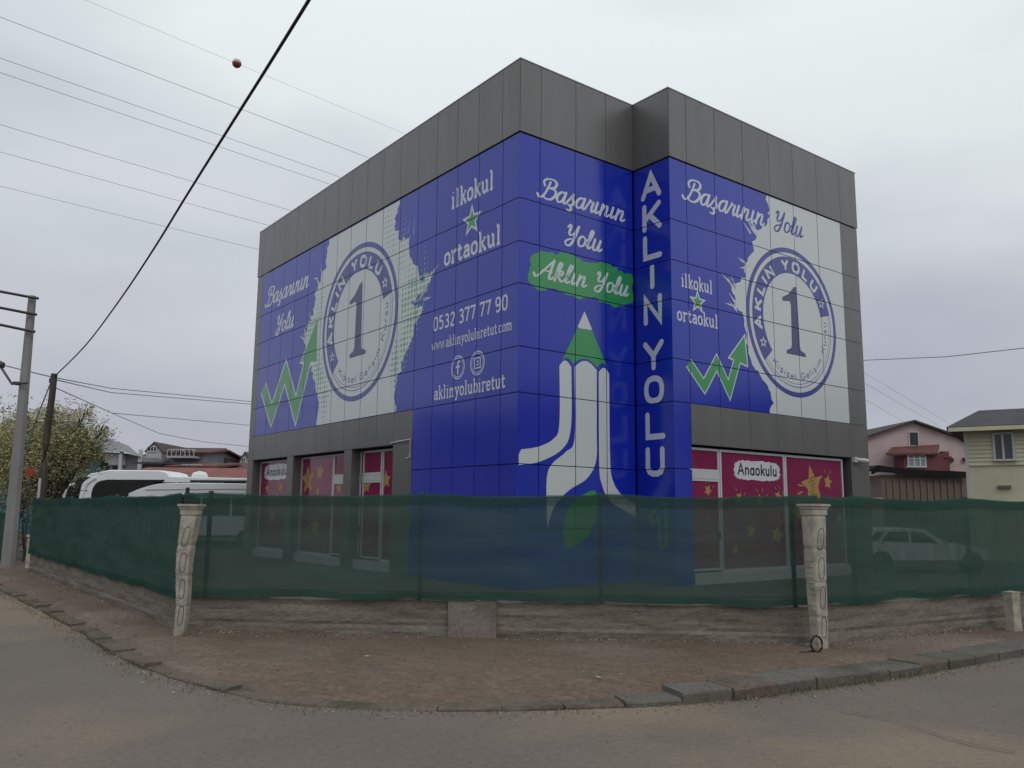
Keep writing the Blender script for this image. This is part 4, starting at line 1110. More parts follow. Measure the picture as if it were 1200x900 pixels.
# marker ball threaded on that wire
t = ((277 - 100) / 370); best = None
for k in range(600):
    p = a_.lerp(b_, k / 599); v_ = p - Vector((0, 0, CAMH)); dirr = ray(277, 76.5).normalized()
    e_ = (v_.normalized() - dirr).length
    if best is None or e_ < best[0]: best = (e_, p)
bp_ = best[1]; rb = .0049 * (bp_ - Vector((0, 0, CAMH))).length
ball = thing('marker_ball', bp_, 'red and white aircraft warning ball on the high wire', 'marker ball')
for nm, s0, mt_ in (('upper_half', 1, mat('ball_pale', (.55, .42, .42), rough=.5)), ('lower_half', -1, mat('ball_red', (.30, .05, .05), rough=.5))):
    v = []; f = []
    for i in range(5):
        ph = math.pi / 2 * i / 4
        for k in range(14):
            th = 2 * math.pi * k / 14; v.append(bp_ + Vector((math.cos(th) * math.cos(ph), math.sin(th) * math.cos(ph), s0 * math.sin(ph))) * rb)
    for i in range(4):
        for k in range(14): f.append((i * 14 + k, i * 14 + (k + 1) % 14, (i + 1) * 14 + (k + 1) % 14, (i + 1) * 14 + k))
    obj(nm, v, f, mt_, ball, smooth=True)
# low wires left of the building
GS = 'service wires running from the wooden pole to the right'
wire('service_wire', [at(0, 427, 24), wt_ + UZ * -.1, at(130, 455, 34), at(299, 471, 46), at(420, 484, 60)], .016, 'upper service wire over the houses left of the building', group=GS, n=6)
wire('service_wire', [wt_ + UZ * -.15, at(130, 460, 34), at(299, 474, 46), at(420, 486, 60)], .016, 'double of the upper service wire, just beneath it', group=GS, n=6)
wire('service_wire', [wt_ + UZ * -.35, at(131, 484, 34), at(289, 498, 50), at(400, 508, 62)], .015, 'middle service wire over the houses left of the building', group=GS, n=6)
wire('service_wire', [at(131, 484, 34), at(187, 508, 42), at(240, 518, 50), at(288, 523, 58), at(380, 533, 70)], .015, 'lowest service wire dipping towards the houses', group=GS, n=6)
wire('guy_wire', [wt_ - UZ * .1, at(42, 492, wb.y + .6), at(22, 560, wb.y + 1.5), gnd(0, 660)], .018, 'stay wire slanting down left from the wooden pole top')
wire('overhead_wire', [at(960, 426, 40), at(1016, 422, 38), at(1110, 418, 34), at(1199, 408, 30), at(1300, 396, 27)], .016, 'single dark wire crossing the sky to the right of the building', group=GW, n=6)
for i, (p, q) in enumerate((((1010, 466), (1060, 495)), ((1036, 462), (1092, 494)), ((1005, 432), (1105, 492)))):
    a_, b_ = at(*p, 70), at(*q, 95); d = b_ - a_
    wire('far_wire', [a_ - d * .4, b_ + d * .3], .012, ['lowest faint wire sloping down to the pink house roof', 'middle faint wire ending over the pink house', 'highest faint wire leaving the building at the right'][i], group='faint far wires over the pink house', n=4)

# ================================================================== VEHICLES
def prof_body(mb, prof, y0, y1, mi=0, inset=.12):
    """side profile (x,z) extruded in y with rounded shoulders"""
    n = len(prof); cx = sum(p[0] for p in prof) / n; cz = sum(p[1] for p in prof) / n
    rings = []
    for y, k in ((y0, 1 - inset), (y0 + .04, 1 - inset * .35), (y0 + .14, 1), (y1 - .14, 1), (y1 - .04, 1 - inset * .35), (y1, 1 - inset)):
        sx = 1 - (1 - k) * .4
        rings.append([Vector((cx + (x - cx) * sx, y, cz + (z - cz) * k)) for x, z in prof])
    v = [p for r_ in rings for p in r_]; f = []
    for i in range(5):
        for j in range(n): f.append((i * n + j, i * n + (j + 1) % n, (i + 1) * n + (j + 1) % n, (i + 1) * n + j))
    f.append(tuple(range(n))); f.append(tuple(range(5 * n, 6 * n))[::-1])
    mb.add(v, f, mi)
def wheel(parent, c, r, w):
    mb = MB(); mb.tube([c - Vector((0, w / 2, 0)), c + Vector((0, w / 2, 0))], r, 20); o = mb.build('wheel', M['rubber'], parent)
    mb = MB(); mb.tube([c - Vector((0, w / 2 + .01, 0)), c - Vector((0, w / 2 - .05, 0))], r * .6, 14); mb.build('rim', M['steel'], o)
# coach (front to the left), behind the yard
CY = 38.0
def cx_(px): return at(px, 580, CY).x
def cz_(py, px=180): return at(px, py, CY).z
coach = thing('coach', (cx_(180), CY + 1.2, .06), 'white coach with raised roof front and dark side windows behind the left netting', 'coach')
xf = cx_(66); prof = [(xf + .1, .45), (xf, 1.3), (xf + .25, cz_(580)), (xf + .95, cz_(566)), (cx_(103), cz_(555.5)), (cx_(125), cz_(551)), (cx_(185), cz_(551)), (cx_(193), cz_(553)), (cx_(197), cz_(558)), (cx_(300), cz_(559.5)), (cx_(340), cz_(561)), (cx_(343), .5)]
mb = MB(); prof_body(mb, prof[::-1], CY, CY + 2.5, inset=.05); mb.build('body', M['paint'], coach, smooth=False)
def side(pts, mt_, name, y=CY - .012, th=.02, parent=coach):
    mb = MB(); mb.prism([Vector((cx_(x), y, cz_(z, x))) for x, z in pts], (0, th, 0)); return mb.build(name, mt_, parent)
wpts = crom([(112, 602), (107, 580), (112, 566), (124, 562)], 4) + [(192, 562.2), (190, 565), (180, 569), (176, 602)]
side(wpts, M['glass'], 'side_window', y=CY - .02)
for k in range(6):
    x0 = 180 + k * 27; side([(x0, 565), (x0 + 26, 565.3), (x0 + 26, 602), (x0, 602)], M['glass'], 'side_window', y=CY - .02)
side([(222, 562.6), (300, 563.0), (300, 565), (222, 564.8)], M['black'], 'roof_stripe', y=CY - .03)
side([(69, 604), (68, 582), (74, 569), (88, 562), (101, 558.5), (107, 560), (99, 566), (93, 604)], M['glass'], 'windscreen', y=CY - .03)
side(crom([(92, 604), (94, 580), (97, 566), (106, 559)], 4) + crom([(112, 560), (102, 568), (98, 581), (97, 604)], 4), M['paint'], 'pillar', y=CY - .06, th=.04)
mb = MB(); mb.tube([at(88, 567, CY - .5), at(79, 569, CY - .6), at(75, 577, CY - .6), at(75, 590, CY - .6)], [.06, .09, .10, .07], 6); mb.build('mirror', M['paint'], coach)
mb = MB()
for i in range(5):
    pass
mb.tube([at(225, 559.5, CY + 1), at(228, 557.5, CY + 1), at(234, 556.6, CY + 1), at(240, 557.5, CY + 1), at(243, 559.5, CY + 1)], [.06, .16, .19, .16, .06], 10); mb.build('roof_unit', M['paint'], coach, smooth=True)
for x in (95, 300): wheel(coach, Vector((cx_(x), CY + .1, .55)), .5, .35)
# minibus in front of it
VY = 34.0
def vx(px): return at(px, 580, VY).x
def vz(py, px=200): return at(px, py, VY).z
van = thing('minibus', (vx(220), VY + 1, .06), 'white minibus with a long sloping nose parked in front of the coach', 'minibus')
vp = crom([(vx(128), .7), (vx(132), vz(592)), (vx(146), vz(581)), (vx(160), vz(574)), (vx(175), vz(569)), (vx(190), vz(566.5)), (vx(230), vz(565.5)), (vx(300), vz(566))], 4) + [(vx(318), vz(567)), (vx(322), vz(575)), (vx(323), .5), (vx(130), .4)]
mb = MB(); prof_body(mb, vp[::-1], VY, VY + 2.0, inset=.05); mb.build('body', M['paint'], van)
def vside(pts, mt_, name, y=VY - .012, th=.02):
    mb = MB(); mb.prism([Vector((vx(x), y, vz(z, x))) for x, z in pts], (0, th, 0)); return mb.build(name, mt_, van)
vside([(170, 573.6), (300, 572.6), (300, 573.4), (170, 574.6)], mat('seam_grey', (.3, .3, .32)), 'roof_seam')
vside([(147, 584), (151, 580), (150, 577.8), (145, 582)], M['glass'], 'marker_window', y=VY - .02)
for k in range(4):
    x0 = 168 + k * 35; vside([(x0, 583.5), (x0 + 32, 583.5), (x0 + 32, 604), (x0, 604)], M['glass'], 'side_window', y=VY - .02)
vside([(140, 588), (158, 583.5), (164, 583.5), (164, 604), (142, 604)], M['glass'], 'side_window', y=VY - .02)
for x in (150, 290): wheel(van, Vector((vx(x), VY + .1, .38)), .36, .25)
# car seen through the netting on the right
KY = 23.0
car = thing('parked_car', at(1070, 640, KY) * 1, 'white hatchback seen faintly through the right netting', 'car')
car.location.z = .06; car['wl'] = [car.location.x, car.location.y, .06]
def kx(px): return at(px, 630, KY).x
def kz(py, px=1070): return at(px, py, KY).z
pr_c = [(kx(1012), .35), (kx(1008), .8), (kx(1014), kz(636)), (kx(1022), kz(624)), (kx(1030), kz(619.5)), (kx(1060), kz(618.5)), (kx(1085), kz(620.5)), (kx(1100), kz(630)), (kx(1113), kz(635.5)), (kx(1150), kz(641)), (kx(1162), kz(648)), (kx(1164), .4)]
mb = MB(); prof_body(mb, pr_c[::-1], KY, KY + 1.65, inset=.06); mb.build('body', M['paint'], car)
for pts in ([(1033, 634), (1041, 623.5), (1064, 623), (1065, 635)], [(1068, 635), (1067, 623), (1082, 624), (1098, 636)], [(1018, 633.5), (1027, 624), (1036, 623.5), (1029, 634)]):
    mb = MB(); mb.prism([Vector((kx(x), KY - .015, kz(z))) for x, z in pts], (0, .02, 0)); mb.build('window', M['glass'], car)
for x in (1032, 1138): wheel(car, Vector((kx(x), KY + .1, .34)), .30, .2)

# ================================================================== HOUSES
def hmat(name, c, **k): return mat(name, c, noise_amt=k.pop('na', .15), noise_scale=k.pop('ns', .8), **k)
def tile_mat(name, c, sc=3.0):
    mt = mat(name, c, rough=.85, noise_amt=.3, noise_scale=1.2)
    t = mt.node_tree; b = t.nodes['Principled BSDF']; geo = N(t, 'ShaderNodeNewGeometry')
    wv = N(t, 'ShaderNodeTexWave', bands_direction='X'); wv.inputs['Scale'].default_value = sc; wv.inputs['Distortion'].default_value = .4
    t.links.new(geo.outputs['Position'], wv.inputs[0])
    bp = N(t, 'ShaderNodeBump'); bp.inputs['Strength'].default_value = .8; bp.inputs['Distance'].default_value = .05
    t.links.new(wv.outputs['Fac'], bp.inputs['Height']); t.links.new(bp.outputs[0], b.inputs['Normal'])
    return mt
HM = dict(pink=hmat('pink_render', (.54, .41, .405)), cream=hmat('cream_render', (.68, .65, .47)), white=hmat('white_render', (.42, .42, .43)), grey=hmat('grey_render', (.26, .26, .27)),
          maroon=hmat('maroon_render', (.16, .055, .06)), brown=hmat('brown_render', (.20, .15, .13)), tan=hmat('tan_render', (.28, .19, .12)), teal=hmat('teal_paint', (.05, .22, .27)),
          rdark=tile_mat('dark_roof_tiles', (.085, .07, .072)), rmar=tile_mat('maroon_roof_tiles', (.17, .065, .06)), rred=tile_mat('red_roof_tiles', (.27, .10, .08), 2.0), rgrey=mat('grey_sheet_roof', (.17, .17, .18), rough=.5, noise_amt=.2), rslate=tile_mat('slate_roof', (.085, .08, .095)))
def house(label, c, w, d, hw, hr, rz, wall, roof, over=.4, wins=(), chim=None, group=None, name='house', frame='pvc', ridge='y', asym=0.0, balcony=None):
    """c: centre of the front wall foot; front faces local -y; gable on the front when ridge='y'"""
    root = thing(name, c, label, 'house', group)
    c = Vector(c); ux = Vector((math.cos(rz), math.sin(rz), 0)); uy = Vector((-math.sin(rz), math.cos(rz), 0))
    def Q(x, y, z): return c + ux * x + uy * y + UZ * z
    mb = MB()
    if ridge == 'y': mb.prism([Q(-w / 2, 0, 0), Q(w / 2, 0, 0), Q(w / 2, 0, hw), Q(asym, 0, hr), Q(-w / 2, 0, hw)], uy * d)
    else: mb.prism([Q(-w / 2, 0, 0), Q(-w / 2, 0, hw), Q(-w / 2, d / 2, hr), Q(-w / 2, d, hw), Q(-w / 2, d, 0)], ux * w)
    mb.build('wall', HM[wall], root)
    t = .14; rf = MB()
    if ridge == 'y':
        for s in (-1, 1):
            e = Q(s * w / 2, -over, hw); r_ = Q(asym, -over, hr)
            sl = (e - r_).normalized(); e2 = e + sl * over
            rf.prism([r_ + UZ * .01, e2 + UZ * .01, e2 + UZ * t, r_ + UZ * t], uy * (d + 2 * over))
    else:
        for y_, s in ((0, -1), (d, 1)):
            e = Q(-w / 2 - over, y_, hw); r_ = Q(-w / 2 - over, d / 2, hr); sl = (e - r_).normalized(); e2 = e + sl * over
            rf.prism([r_ + UZ * .01, e2 + UZ * .01, e2 + UZ * t, r_ + UZ * t], ux * (w + 2 * over))
    ro = rf.build('roof', HM[roof], root)
    for (x, z, ww, hh, nx) in wins:
        fr_ = MB(); tt = .06
        xs = [x - ww / 2 + ww * k / nx for k in range(nx + 1)]
        for xx in xs: fr_.box(Q(xx, -.02, z), (tt, .10, hh), axes=(ux, uy, UZ))
        fr_.box(Q(x, -.02, z + hh / 2 + tt / 2), (ww + tt, .10, tt), axes=(ux, uy, UZ)); fr_.box(Q(x, -.03, z - hh / 2 - tt / 2), (ww + tt * 2, .14, tt), axes=(ux, uy, UZ))
        o = fr_.build('window', M[frame], root)
        for k in range(nx):
            p_ = MB(); p_.box(Q((xs[k] + xs[k + 1]) / 2, -.012, z), (ww / nx - tt, .03, hh), axes=(ux, uy, UZ)); p_.build('pane', M['glass'], o)
    if chim:
        x, y, z = chim; b_ = MB(); b_.box(Q(x, y, z), (.6, .6, 1.4), axes=(ux, uy, UZ)); b_.build('chimney', HM['brown'], ro)
    if balcony:
        x, z, ww = balcony; b_ = MB(); b_.box(Q(x, -.6, z), (ww, 1.2, .15), axes=(ux, uy, UZ)); ob = b_.build('balcony', HM['white'], root)
        b_ = MB()
        for k in range(int(ww / .35) + 1): b_.box(Q(x - ww / 2 + k * .35, -1.15, z + .3), (.04, .04, .5), axes=(ux, uy, UZ))
        b_.box(Q(x, -1.15, z + .57), (ww, .07, .05), axes=(ux, uy, UZ)); b_.build('railing', M['pvc'], ob)
    return root, Q
# pink house on the right
D = 55.0
gx = at(1071, 495, D); zl_ = at(1016, 523, D); zr_ = at(1133, 512, D)
w_ = zr_.x - zl_.x
hp, Q = house('pink gabled house with a maroon porch beyond the yard at the right', (gx.x - .1, D, 0), 8.6, 11, at(1071, 521, D).z, gx.z, .04, 'pink', 'rdark', .35,
      wins=[(.0, at(1074, 514.5, D).z, .62, .85, 1)])
# maroon bay with its own roof, window
z0, z1 = at(1071, 556, D).z, at(1071, 533, D).z
b_ = MB(); b_.box((at(1070, 545, D).x, D - .75, (z0 + z1) / 2), (at(1094, 545, D).x - at(1049, 545, D).x, 1.4, z1 - z0)); bay_ = b_.build('porch', HM['maroon'], hp)
b_ = MB(); b_.prism([at(1038, 533.5, D - 1.7), at(1098, 533, D - 1.7), at(1101, 523, D - .2), at(1046, 526, D - .2)], UZ * .12); b_.build('porch_roof', HM['rmar'], bay_)
b_ = MB()
for px in (1064, 1071, 1078, 1084.5): b_.box(at(px, 540, D - 1.5), (.07, .08, .82))
b_.box(at(1074, 533, D - 1.5), (1.2, .08, .08)); b_.box(at(1074, 547, D - 1.5), (1.25, .1, .08)); b_.box(at(1074, 537.5, D - 1.5), (1.2, .07, .05)); wb_ = b_.build('window', M['pvc'], hp)
b_ = MB(); b_.box(at(1074, 540, D - 1.48), (1.15, .03, .75)); b_.build('pane', mat('sky_glass', (.25, .28, .30), rough=.1), wb_)
b_ = MB(); b_.box(at(1107, 541, D - .25), (.40, .45, 1.3)); b_.box(at(1107, 536, D - .25), (.62, .6, .12)); b_.build('chimney', HM['maroon'], hp)
for px, py in ((1114.5, 539), (1131, 538.5)):
    b_ = MB(); b_.box(at(px, py, D - .02), (.32, .1, .24)); b_.build('vent', M['black'], hp)
house('low house with a dark roof and yellowish wall close behind the pink one', (at(1026, 600, 60).x, 60, 0), 5, 7, at(1026, 514, 60).z, at(1026, 502, 60).z, .05, 'tan', 'rdark', .5, wins=[(0, 3.2, .9, .9, 2)], ridge='x')
# shed with a sagging dark roof in front of the pink house
D = 40.0
sh = thing('shed', (at(1080, 600, D).x, D, 0), 'long brown shed with a sagging black roof in front of the pink house', 'shed')
x0, x1 = at(1024, 560, D).x, at(1136, 560, D).x; zt_ = at(1080, 557, D).z
b_ = MB(); b_.box(((x0 + x1) / 2 + .1, D + 2, zt_ / 2), (x1 - x0 - .5, 4, zt_)); b_.build('wall', HM['brown'], sh)
tp = [(1021, 550), (1030, 545), (1045, 547.5), (1060, 549), (1080, 550.5), (1100, 551.5), (1120, 552), (1136, 553)]
bt = [(1136, 556), (1120, 558), (1080, 557.5), (1045, 556), (1022, 552.5)]
b_ = MB(); n_ = len(tp)
v = [at(x, y + 0, D - .3) for x, y in tp] + [at(x, y + 6.5, D - .3) + Vector((0, 0, -.04 * (i_ % 2))) for i_, (x, y) in enumerate(tp)] + [at(x, y, D - .3) + Vector((0, 4.6, .1)) for x, y in tp]
f = [(i, i + 1, n_ + i + 1, n_ + i) for i in range(n_ - 1)] + [(i, i + 1, 2 * n_ + i + 1, 2 * n_ + i) for i in range(n_ - 1)]
b_.add(v, f); b_.build('roof', mat('black_sheeting', (.022, .024, .023), rough=.95, noise_amt=.3, spec=.1), sh)
for k in range(12):
    x = x0 + .6 + k * (x1 - x0 - 1) / 11; b_ = MB(); b_.box((x, D - .03, zt_ / 2 - .1), (.07, .06, zt_ - .25)); b_.build('batten', HM['brown'], sh)
b_ = MB(); b_.box((at(1026, 570, D).x, D - .1, 1.2), (.45, .25, 2.4)); b_.build('pillar', HM['pink'], sh)
# cream house, weatherboarded, turned so that its side wall runs away from the street corner
D = 30.0; o_ = at(1134, 540, D); o_.z = 0; AH = R(-33)
hx = Vector((math.cos(AH), math.sin(AH), 0)); hy = Vector((-math.sin(AH), math.cos(AH), 0)); HA = (hx, hy, UZ)
def H(x, y, z): return o_ + hx * x + hy * y + UZ * z
def hpix(px, py, off=0.0):
    d = ray(px, py); c0 = Vector((0, 0, CAMH)); pl_ = o_ - hy * off
    t = (pl_ - c0).dot(hy) / d.dot(hy); q = c0 + d * t - o_
    return q.dot(hx), q.z
ch_ = thing('house', H(4, 0, 0), 'cream weatherboarded house with slate roof at the right edge', 'house')
ze = hpix(1136, 501)[1]; W2 = 9.0
b_ = MB(); b_.box(H(W2 / 2, 2.8, ze / 2), (W2, 5.6, ze), axes=HA); b_.build('wall', HM['cream'], ch_)
nb = 9; zb0 = hpix(1136, 546)[1]
for k in range(nb):
    z0 = zb0 + (ze - .1 - zb0) * k / nb; z1 = zb0 + (ze - .1 - zb0) * (k + 1) / nb
    b_ = MB(); b_.add([H(.02, -.06, z0), H(W2, -.06, z0), H(W2, -.06, z0 + .02), H(.02, -.06, z0 + .02), H(W2, -.03, z1 - .006), H(.02, -.03, z1 - .006), H(.02, .02, z0), H(W2, .02, z0)],
        [(0, 1, 2, 3), (3, 2, 4, 5), (0, 6, 7, 1)]); b_.build('siding_board', HM['cream'], ch_)
b_ = MB(); b_.box(H(-.02, -.05, ze / 2), (.10, .10, ze), axes=HA); b_.build('corner_trim', M['pvc'], ch_)
er = hpix(1120, 500)[0]
E0, E1 = H(-.55, -.55, ze), H(W2 + .5, -.55, ze); zr2 = ze + 1.15
rx_, zr2 = hpix(1147, 481, -2.8); R0, R1 = H(rx_, 2.8, zr2), H(W2 + .5, 2.8, zr2); B0, B1 = H(-.55, 6.2, ze), H(W2 + .5, 6.2, ze); tk = UZ * .12
b_ = MB(); b_.add([E0, E1, R1, R0, B0, B1, E0 - tk, E1 - tk, B0 - tk, B1 - tk], [(0, 1, 2, 3), (3, 2, 5, 4), (0, 3, 4), (6, 7, 1, 0), (8, 6, 0, 4), (9, 8, 4, 5), (6, 8, 9, 7), (1, 7, 9, 5, 2)])
b_.build('roof', HM['rslate'], ch_)
b_ = MB(); b_.box(H(W2 / 2, -.52, ze - .10), (W2 + 1.0, .10, .14), axes=HA); b_.build('eaves_board', HM['cream'], ch_)
wx0, wz1 = hpix(1164, 508.5); wx1, wz0 = hpix(1189, 539); ww, hh = wx1 - wx0, wz1 - wz0; cxw, czw = (wx0 + wx1) / 2, (wz0 + wz1) / 2
b_ = MB()
for xx in (-ww / 2, -.02, ww / 2): b_.box(H(cxw + xx, -.09, czw), (.07, .1, hh + .07), axes=HA)
b_.box(H(cxw, -.092, czw + hh / 2), (ww + .07, .1, .07), axes=HA); b_.box(H(cxw, -.10, czw - hh / 2), (ww + .14, .14, .07), axes=HA); wo = b_.build('window', M['pvc'], ch_)
for s_ in (-1, 1):
    b_ = MB(); b_.box(H(cxw + s_ * ww / 4, -.075, czw), (ww / 2 - .05, .02, hh), axes=HA); b_.build('pane', mat('green_grey_glass', (.06, .085, .09), rough=.1), wo)
vx_, vz_ = hpix(1177, 570.5); b_ = MB(); b_.box(H(vx_, -.05, vz_), (.42, .12, .09), axes=HA); b_.build('vent', HM['brown'], ch_)
# houses on the left, beyond the vehicles
D = 62.0
gw = thing('warehouse', (at(130, 590, D).x, D, 0), 'white and grey building with a long sloping sheet roof left of the other houses', 'warehouse')
zx = lambda px, py, d=D: at(px, py, d)
b_ = MB(); b_.prism([Vector((p.x, D, p.z)) for p in (zx(96, 545), zx(146, 545), zx(146, 531), zx(96, 528))], (0, 8, 0)); b_.build('wall', HM['white'], gw)
b_ = MB(); b_.prism([Vector((p.x, D + .3, p.z)) for p in (zx(96, 600), zx(166, 600), zx(166, 535), zx(146, 532), zx(96, 545))], (0, 8, 0)); b_.build('wall', HM['grey'], gw)
b_ = MB(); b_.add([zx(92, 528.5, D - .5), zx(146, 529.5, D - .5), zx(167, 536, D - .5), zx(150, 522, D + 3), zx(128, 514, D + 6), zx(96, 511, D + 6)], [(0, 1, 2, 3, 4, 5)]); b_.build('roof', HM['rgrey'], gw)
for px in (141.5, 164):
    b_ = MB(); b_.box((zx(px, 560).x, D - .2, zx(px, 543).z), (.22, .22, 2.0)); b_.build('post', M['pvc'], gw)
for k in range(4):
    b_ = MB(); b_.box((zx(108 + k * 8.5, 549).x, D + .25, zx(108, 551).z), (.42, .06, .5)); b_.build('window', M['glass'], gw)
GH = 'houses of the far neighbourhood at the left'
def lhouse(px, pyw, pyr, wpx, D, label, wall, roof, ridge='x', wins=(), **k):
    c = at(px, 590, D); ww = at(px + wpx / 2, 560, D).x - at(px - wpx / 2, 560, D).x
    wz = [(at(px + dx, 560, D).x - c.x, at(px, py, D).z, a_, h_, n_) for dx, py, a_, h_, n_ in wins]
    return house(label, (c.x, D, 0), ww, 9, at(px, pyw, D).z, at(px, pyr, D).z, 0, wall, roof, .5 if ridge == 'x' else .12, wins=wz, ridge=ridge, group=GH, **k)
lhouse(199, 537, 522, 66, 70, 'dark roofed house with a white arched gable window, second from the left', 'brown', 'rdark', 'x')
lhouse(176, 529, 519.5, 18, 68, 'small white gable with three narrow windows on a dark roof', 'white', 'rdark', 'y', wins=[(0, 526.2, 0.7, .32, 3)])
lhouse(215, 531, 524, 40, 67, 'upper storey with a white railed balcony under a wide maroon roof', 'grey', 'rmar', 'x', wins=[(-8, 530.2, .7, .4, 2), (4, 530.2, .7, .4, 2)], balcony=(0, at(215, 536.5, 67).z, 2.2))
lhouse(184, 544, 540, 42, 58, 'low house with grey fascia and dark roof beside the warehouse', 'grey', 'rslate', 'x')
lhouse(222, 548, 541, 40, 56, 'maroon roofed house with two small white windows in the middle of the row', 'maroon', 'rmar', 'x', wins=[(-4, 549.0, .6, .42, 2), (8, 549.0, .6, .42, 2)])
lhouse(240, 540, 531.5, 30, 74, 'ochre house with a flat dark roof near the building', 'tan', 'rdark', 'x')
lhouse(256, 543, 531.5, 14, 72, 'tiny white dormer gable with a window near the building', 'white', 'rdark', 'y', wins=[(0, 540.35, .3, .34, 2)])
lhouse(276, 540, 532, 46, 76, 'wide dark roofed house rising just left of the building', 'brown', 'rdark', 'x')
lhouse(284, 541, 531, 12, 71, 'second small white dormer gable touching the building edge', 'white', 'rdark', 'y', wins=[(0, 539, .35, .3, 2)])
lhouse(272, 550, 541, 50, 60, 'house with a pale verge and maroon tiles beside the building', 'maroon', 'rmar', 'x')
lhouse(215, 563, 546.5, 150, 47, 'long low building with a bright red tiled roof behind the coach', 'maroon', 'rred', 'x')
lhouse(-14, 540, 486, 76, 46, 'teal sheet clad building at the far left edge', 'teal', 'rgrey', 'x')
# street houses beside and behind the viewpoint, mirrored in the glass facade
GR = 'houses across the street out of the frame'
for i, (x, y, w, hw, hr, rz, wl_, rf_) in enumerate(((34, 6, 13, 6.2, 9.4, -1.5, 'cream', 'rmar'), (35, 22, 12, 6.0, 9.0, -1.45, 'white', 'rdark'), (31, -10, 12, 5.8, 8.5, -1.9, 'pink', 'rmar'), (10, -22, 14, 6.2, 9, 3.1, 'tan', 'rred'), (-12, -24, 13, 6, 9, 3.2, 'white', 'rmar'), (-34, -6, 12, 6.2, 9.2, 1.7, 'cream', 'rdark'), (-38, 12, 13, 6.0, 8.8, 1.45, 'grey', 'rmar'), (-41, 29, 12, 6.2, 9.0, 1.3, 'pink', 'rdark'))):
    house(['cream house with maroon roof across the right street', 'white house with dark roof across the right street', 'pink house with maroon roof behind the viewpoint at right', 'tan house with red roof behind the viewpoint', 'white house with maroon roof behind the viewpoint', 'cream house with dark roof across the left street', 'grey house with maroon roof across the left street', 'pink house with dark roof farthest along the left street'][i],
          (x, y, 0), w, 9, hw, hr, rz, wl_, rf_, .6, wins=[(dx, z, 1.3, 1.3, 2) for dx in (-w * .3, 0, w * .3) for z in (1.7, 4.6)], ridge='x', group=GR)

# ================================================================== TREES AND GREENERY
def leaf_mat(name, c1, c2):
    mt = mat(name, c1, rough=.7, noise_amt=.4, noise_scale=2.0, col2=c2, spec=.2)
    return mt
LM = [leaf_mat('leaf_olive', (.44, .41, .22), (.33, .32, .18)), leaf_mat('leaf_yellow', (.56, .49, .25), (.44, .39, .20)), leaf_mat('leaf_green', (.26, .27, .15), (.17, .19, .10))]
def tree(name, base, label, clumps, nleaf, leaf, trunk_r, mats, wts, seed, cat='tree', group=None, droop=0.3):
    rr = random.Random(seed); root = thing(name, base, label, cat, group); base = Vector(base)
    tr = MB(); cmid = sum((Vector(c[0]) for c in clumps), Vector()) / len(clumps)
    fork = base.lerp(Vector((cmid.x, cmid.y, base.z + (cmid.z - base.z) * .45)), .9)
    tr.tube([base, base.lerp(fork, .5) + Vector((.05, 0, 0)), fork], [trunk_r, trunk_r * .8, trunk_r * .65], 8)
    for c, r in clumps:
        c = Vector(c); midp = fork.lerp(c, .5) + Vector((rr.uniform(-.2, .2), rr.uniform(-.2, .2), .15))
        tr.tube([fork, midp, c], [trunk_r * .4, trunk_r * .25, trunk_r * .10], 5)
        for _ in range(7):
            e = c + Vector([rr.gauss(0, 1) * r[i] * .75 for i in range(3)]); tr.tube([c.lerp(midp, .3), (c + e) / 2 + UZ * .1, e], [trunk_r * .12, trunk_r * .07, .008], 4)
    tr.build('trunk', M['bark'], root)
    v = []; f = []; idx = []
    tot = sum(c[1][0] * c[1][1] * c[1][2] for c in clumps)
    for c, r in clumps:
        c = Vector(c); k = int(nleaf * (r[0] * r[1] * r[2]) / tot)
        twigs = [(c + Vector([rr.gauss(0, .55) * r[i] for i in range(3)]), rr.choices(range(len(mats)), wts)[0]) for _ in range(max(3, k // 22))]
        for _ in range(k):
            tw_, mi = rr.choice(twigs); s_r = min(r) * .22
            p = tw_ + Vector((rr.gauss(0, s_r), rr.gauss(0, s_r), rr.gauss(0, s_r) - abs(rr.gauss(0, droop)) * .5))
            a_ = Vector((rr.uniform(-1, 1), rr.uniform(-1, 1), rr.uniform(-.6, .6))).normalized(); b_ = a_.cross(Vector((rr.uniform(-1, 1), rr.uniform(-1, 1), rr.uniform(-1, 1)))).normalized()
            L = leaf * rr.uniform(.6, 1.3); w = L * .42; k0 = len(v)
            v += [p - a_ * L / 2, p + b_ * w / 2, p + a_ * L / 2, p - b_ * w / 2]; f.append((k0, k0 + 1, k0 + 2, k0 + 3)); idx.append(mi)
    obj('crown', v, f, mats, root, idx)
    return root
TD = 27.0
def tp_(px, py, d=TD): return tuple(at(px, py, d))
tree('autumn_tree', tuple(gnd(42, 652)) if False else (at(40, 640, TD).x, TD, 0), 'broad yellow green autumn tree behind the two poles at the left',
     [(tp_(72, 506), (.95, .9, .7)), (tp_(35, 515), (.9, .9, .75)), (tp_(8, 528), (.8, .9, .8)), (tp_(98, 516), (.6, .8, .5)), (tp_(52, 540), (1.0, 1, .6)), (tp_(84, 535, 27.5), (.6, .9, .5)), (tp_(98, 533, 27.5), (.35, .6, .35)), (tp_(66, 556, 27.5), (.45, .6, .35)), (tp_(30, 490), (.6, .6, .3)), (tp_(15, 555), (.7, .8, .6)), (tp_(38, 568), (.5, .8, .5)), (tp_(122, 503), (.4, .5, .2)), (tp_(100, 482), (.4, .5, .2)), (tp_(62, 480), (.6, .6, .25)), (tp_(112, 525), (.25, .5, .2))],
     36000, .085, .12, LM, (5, 3, 3), 4)
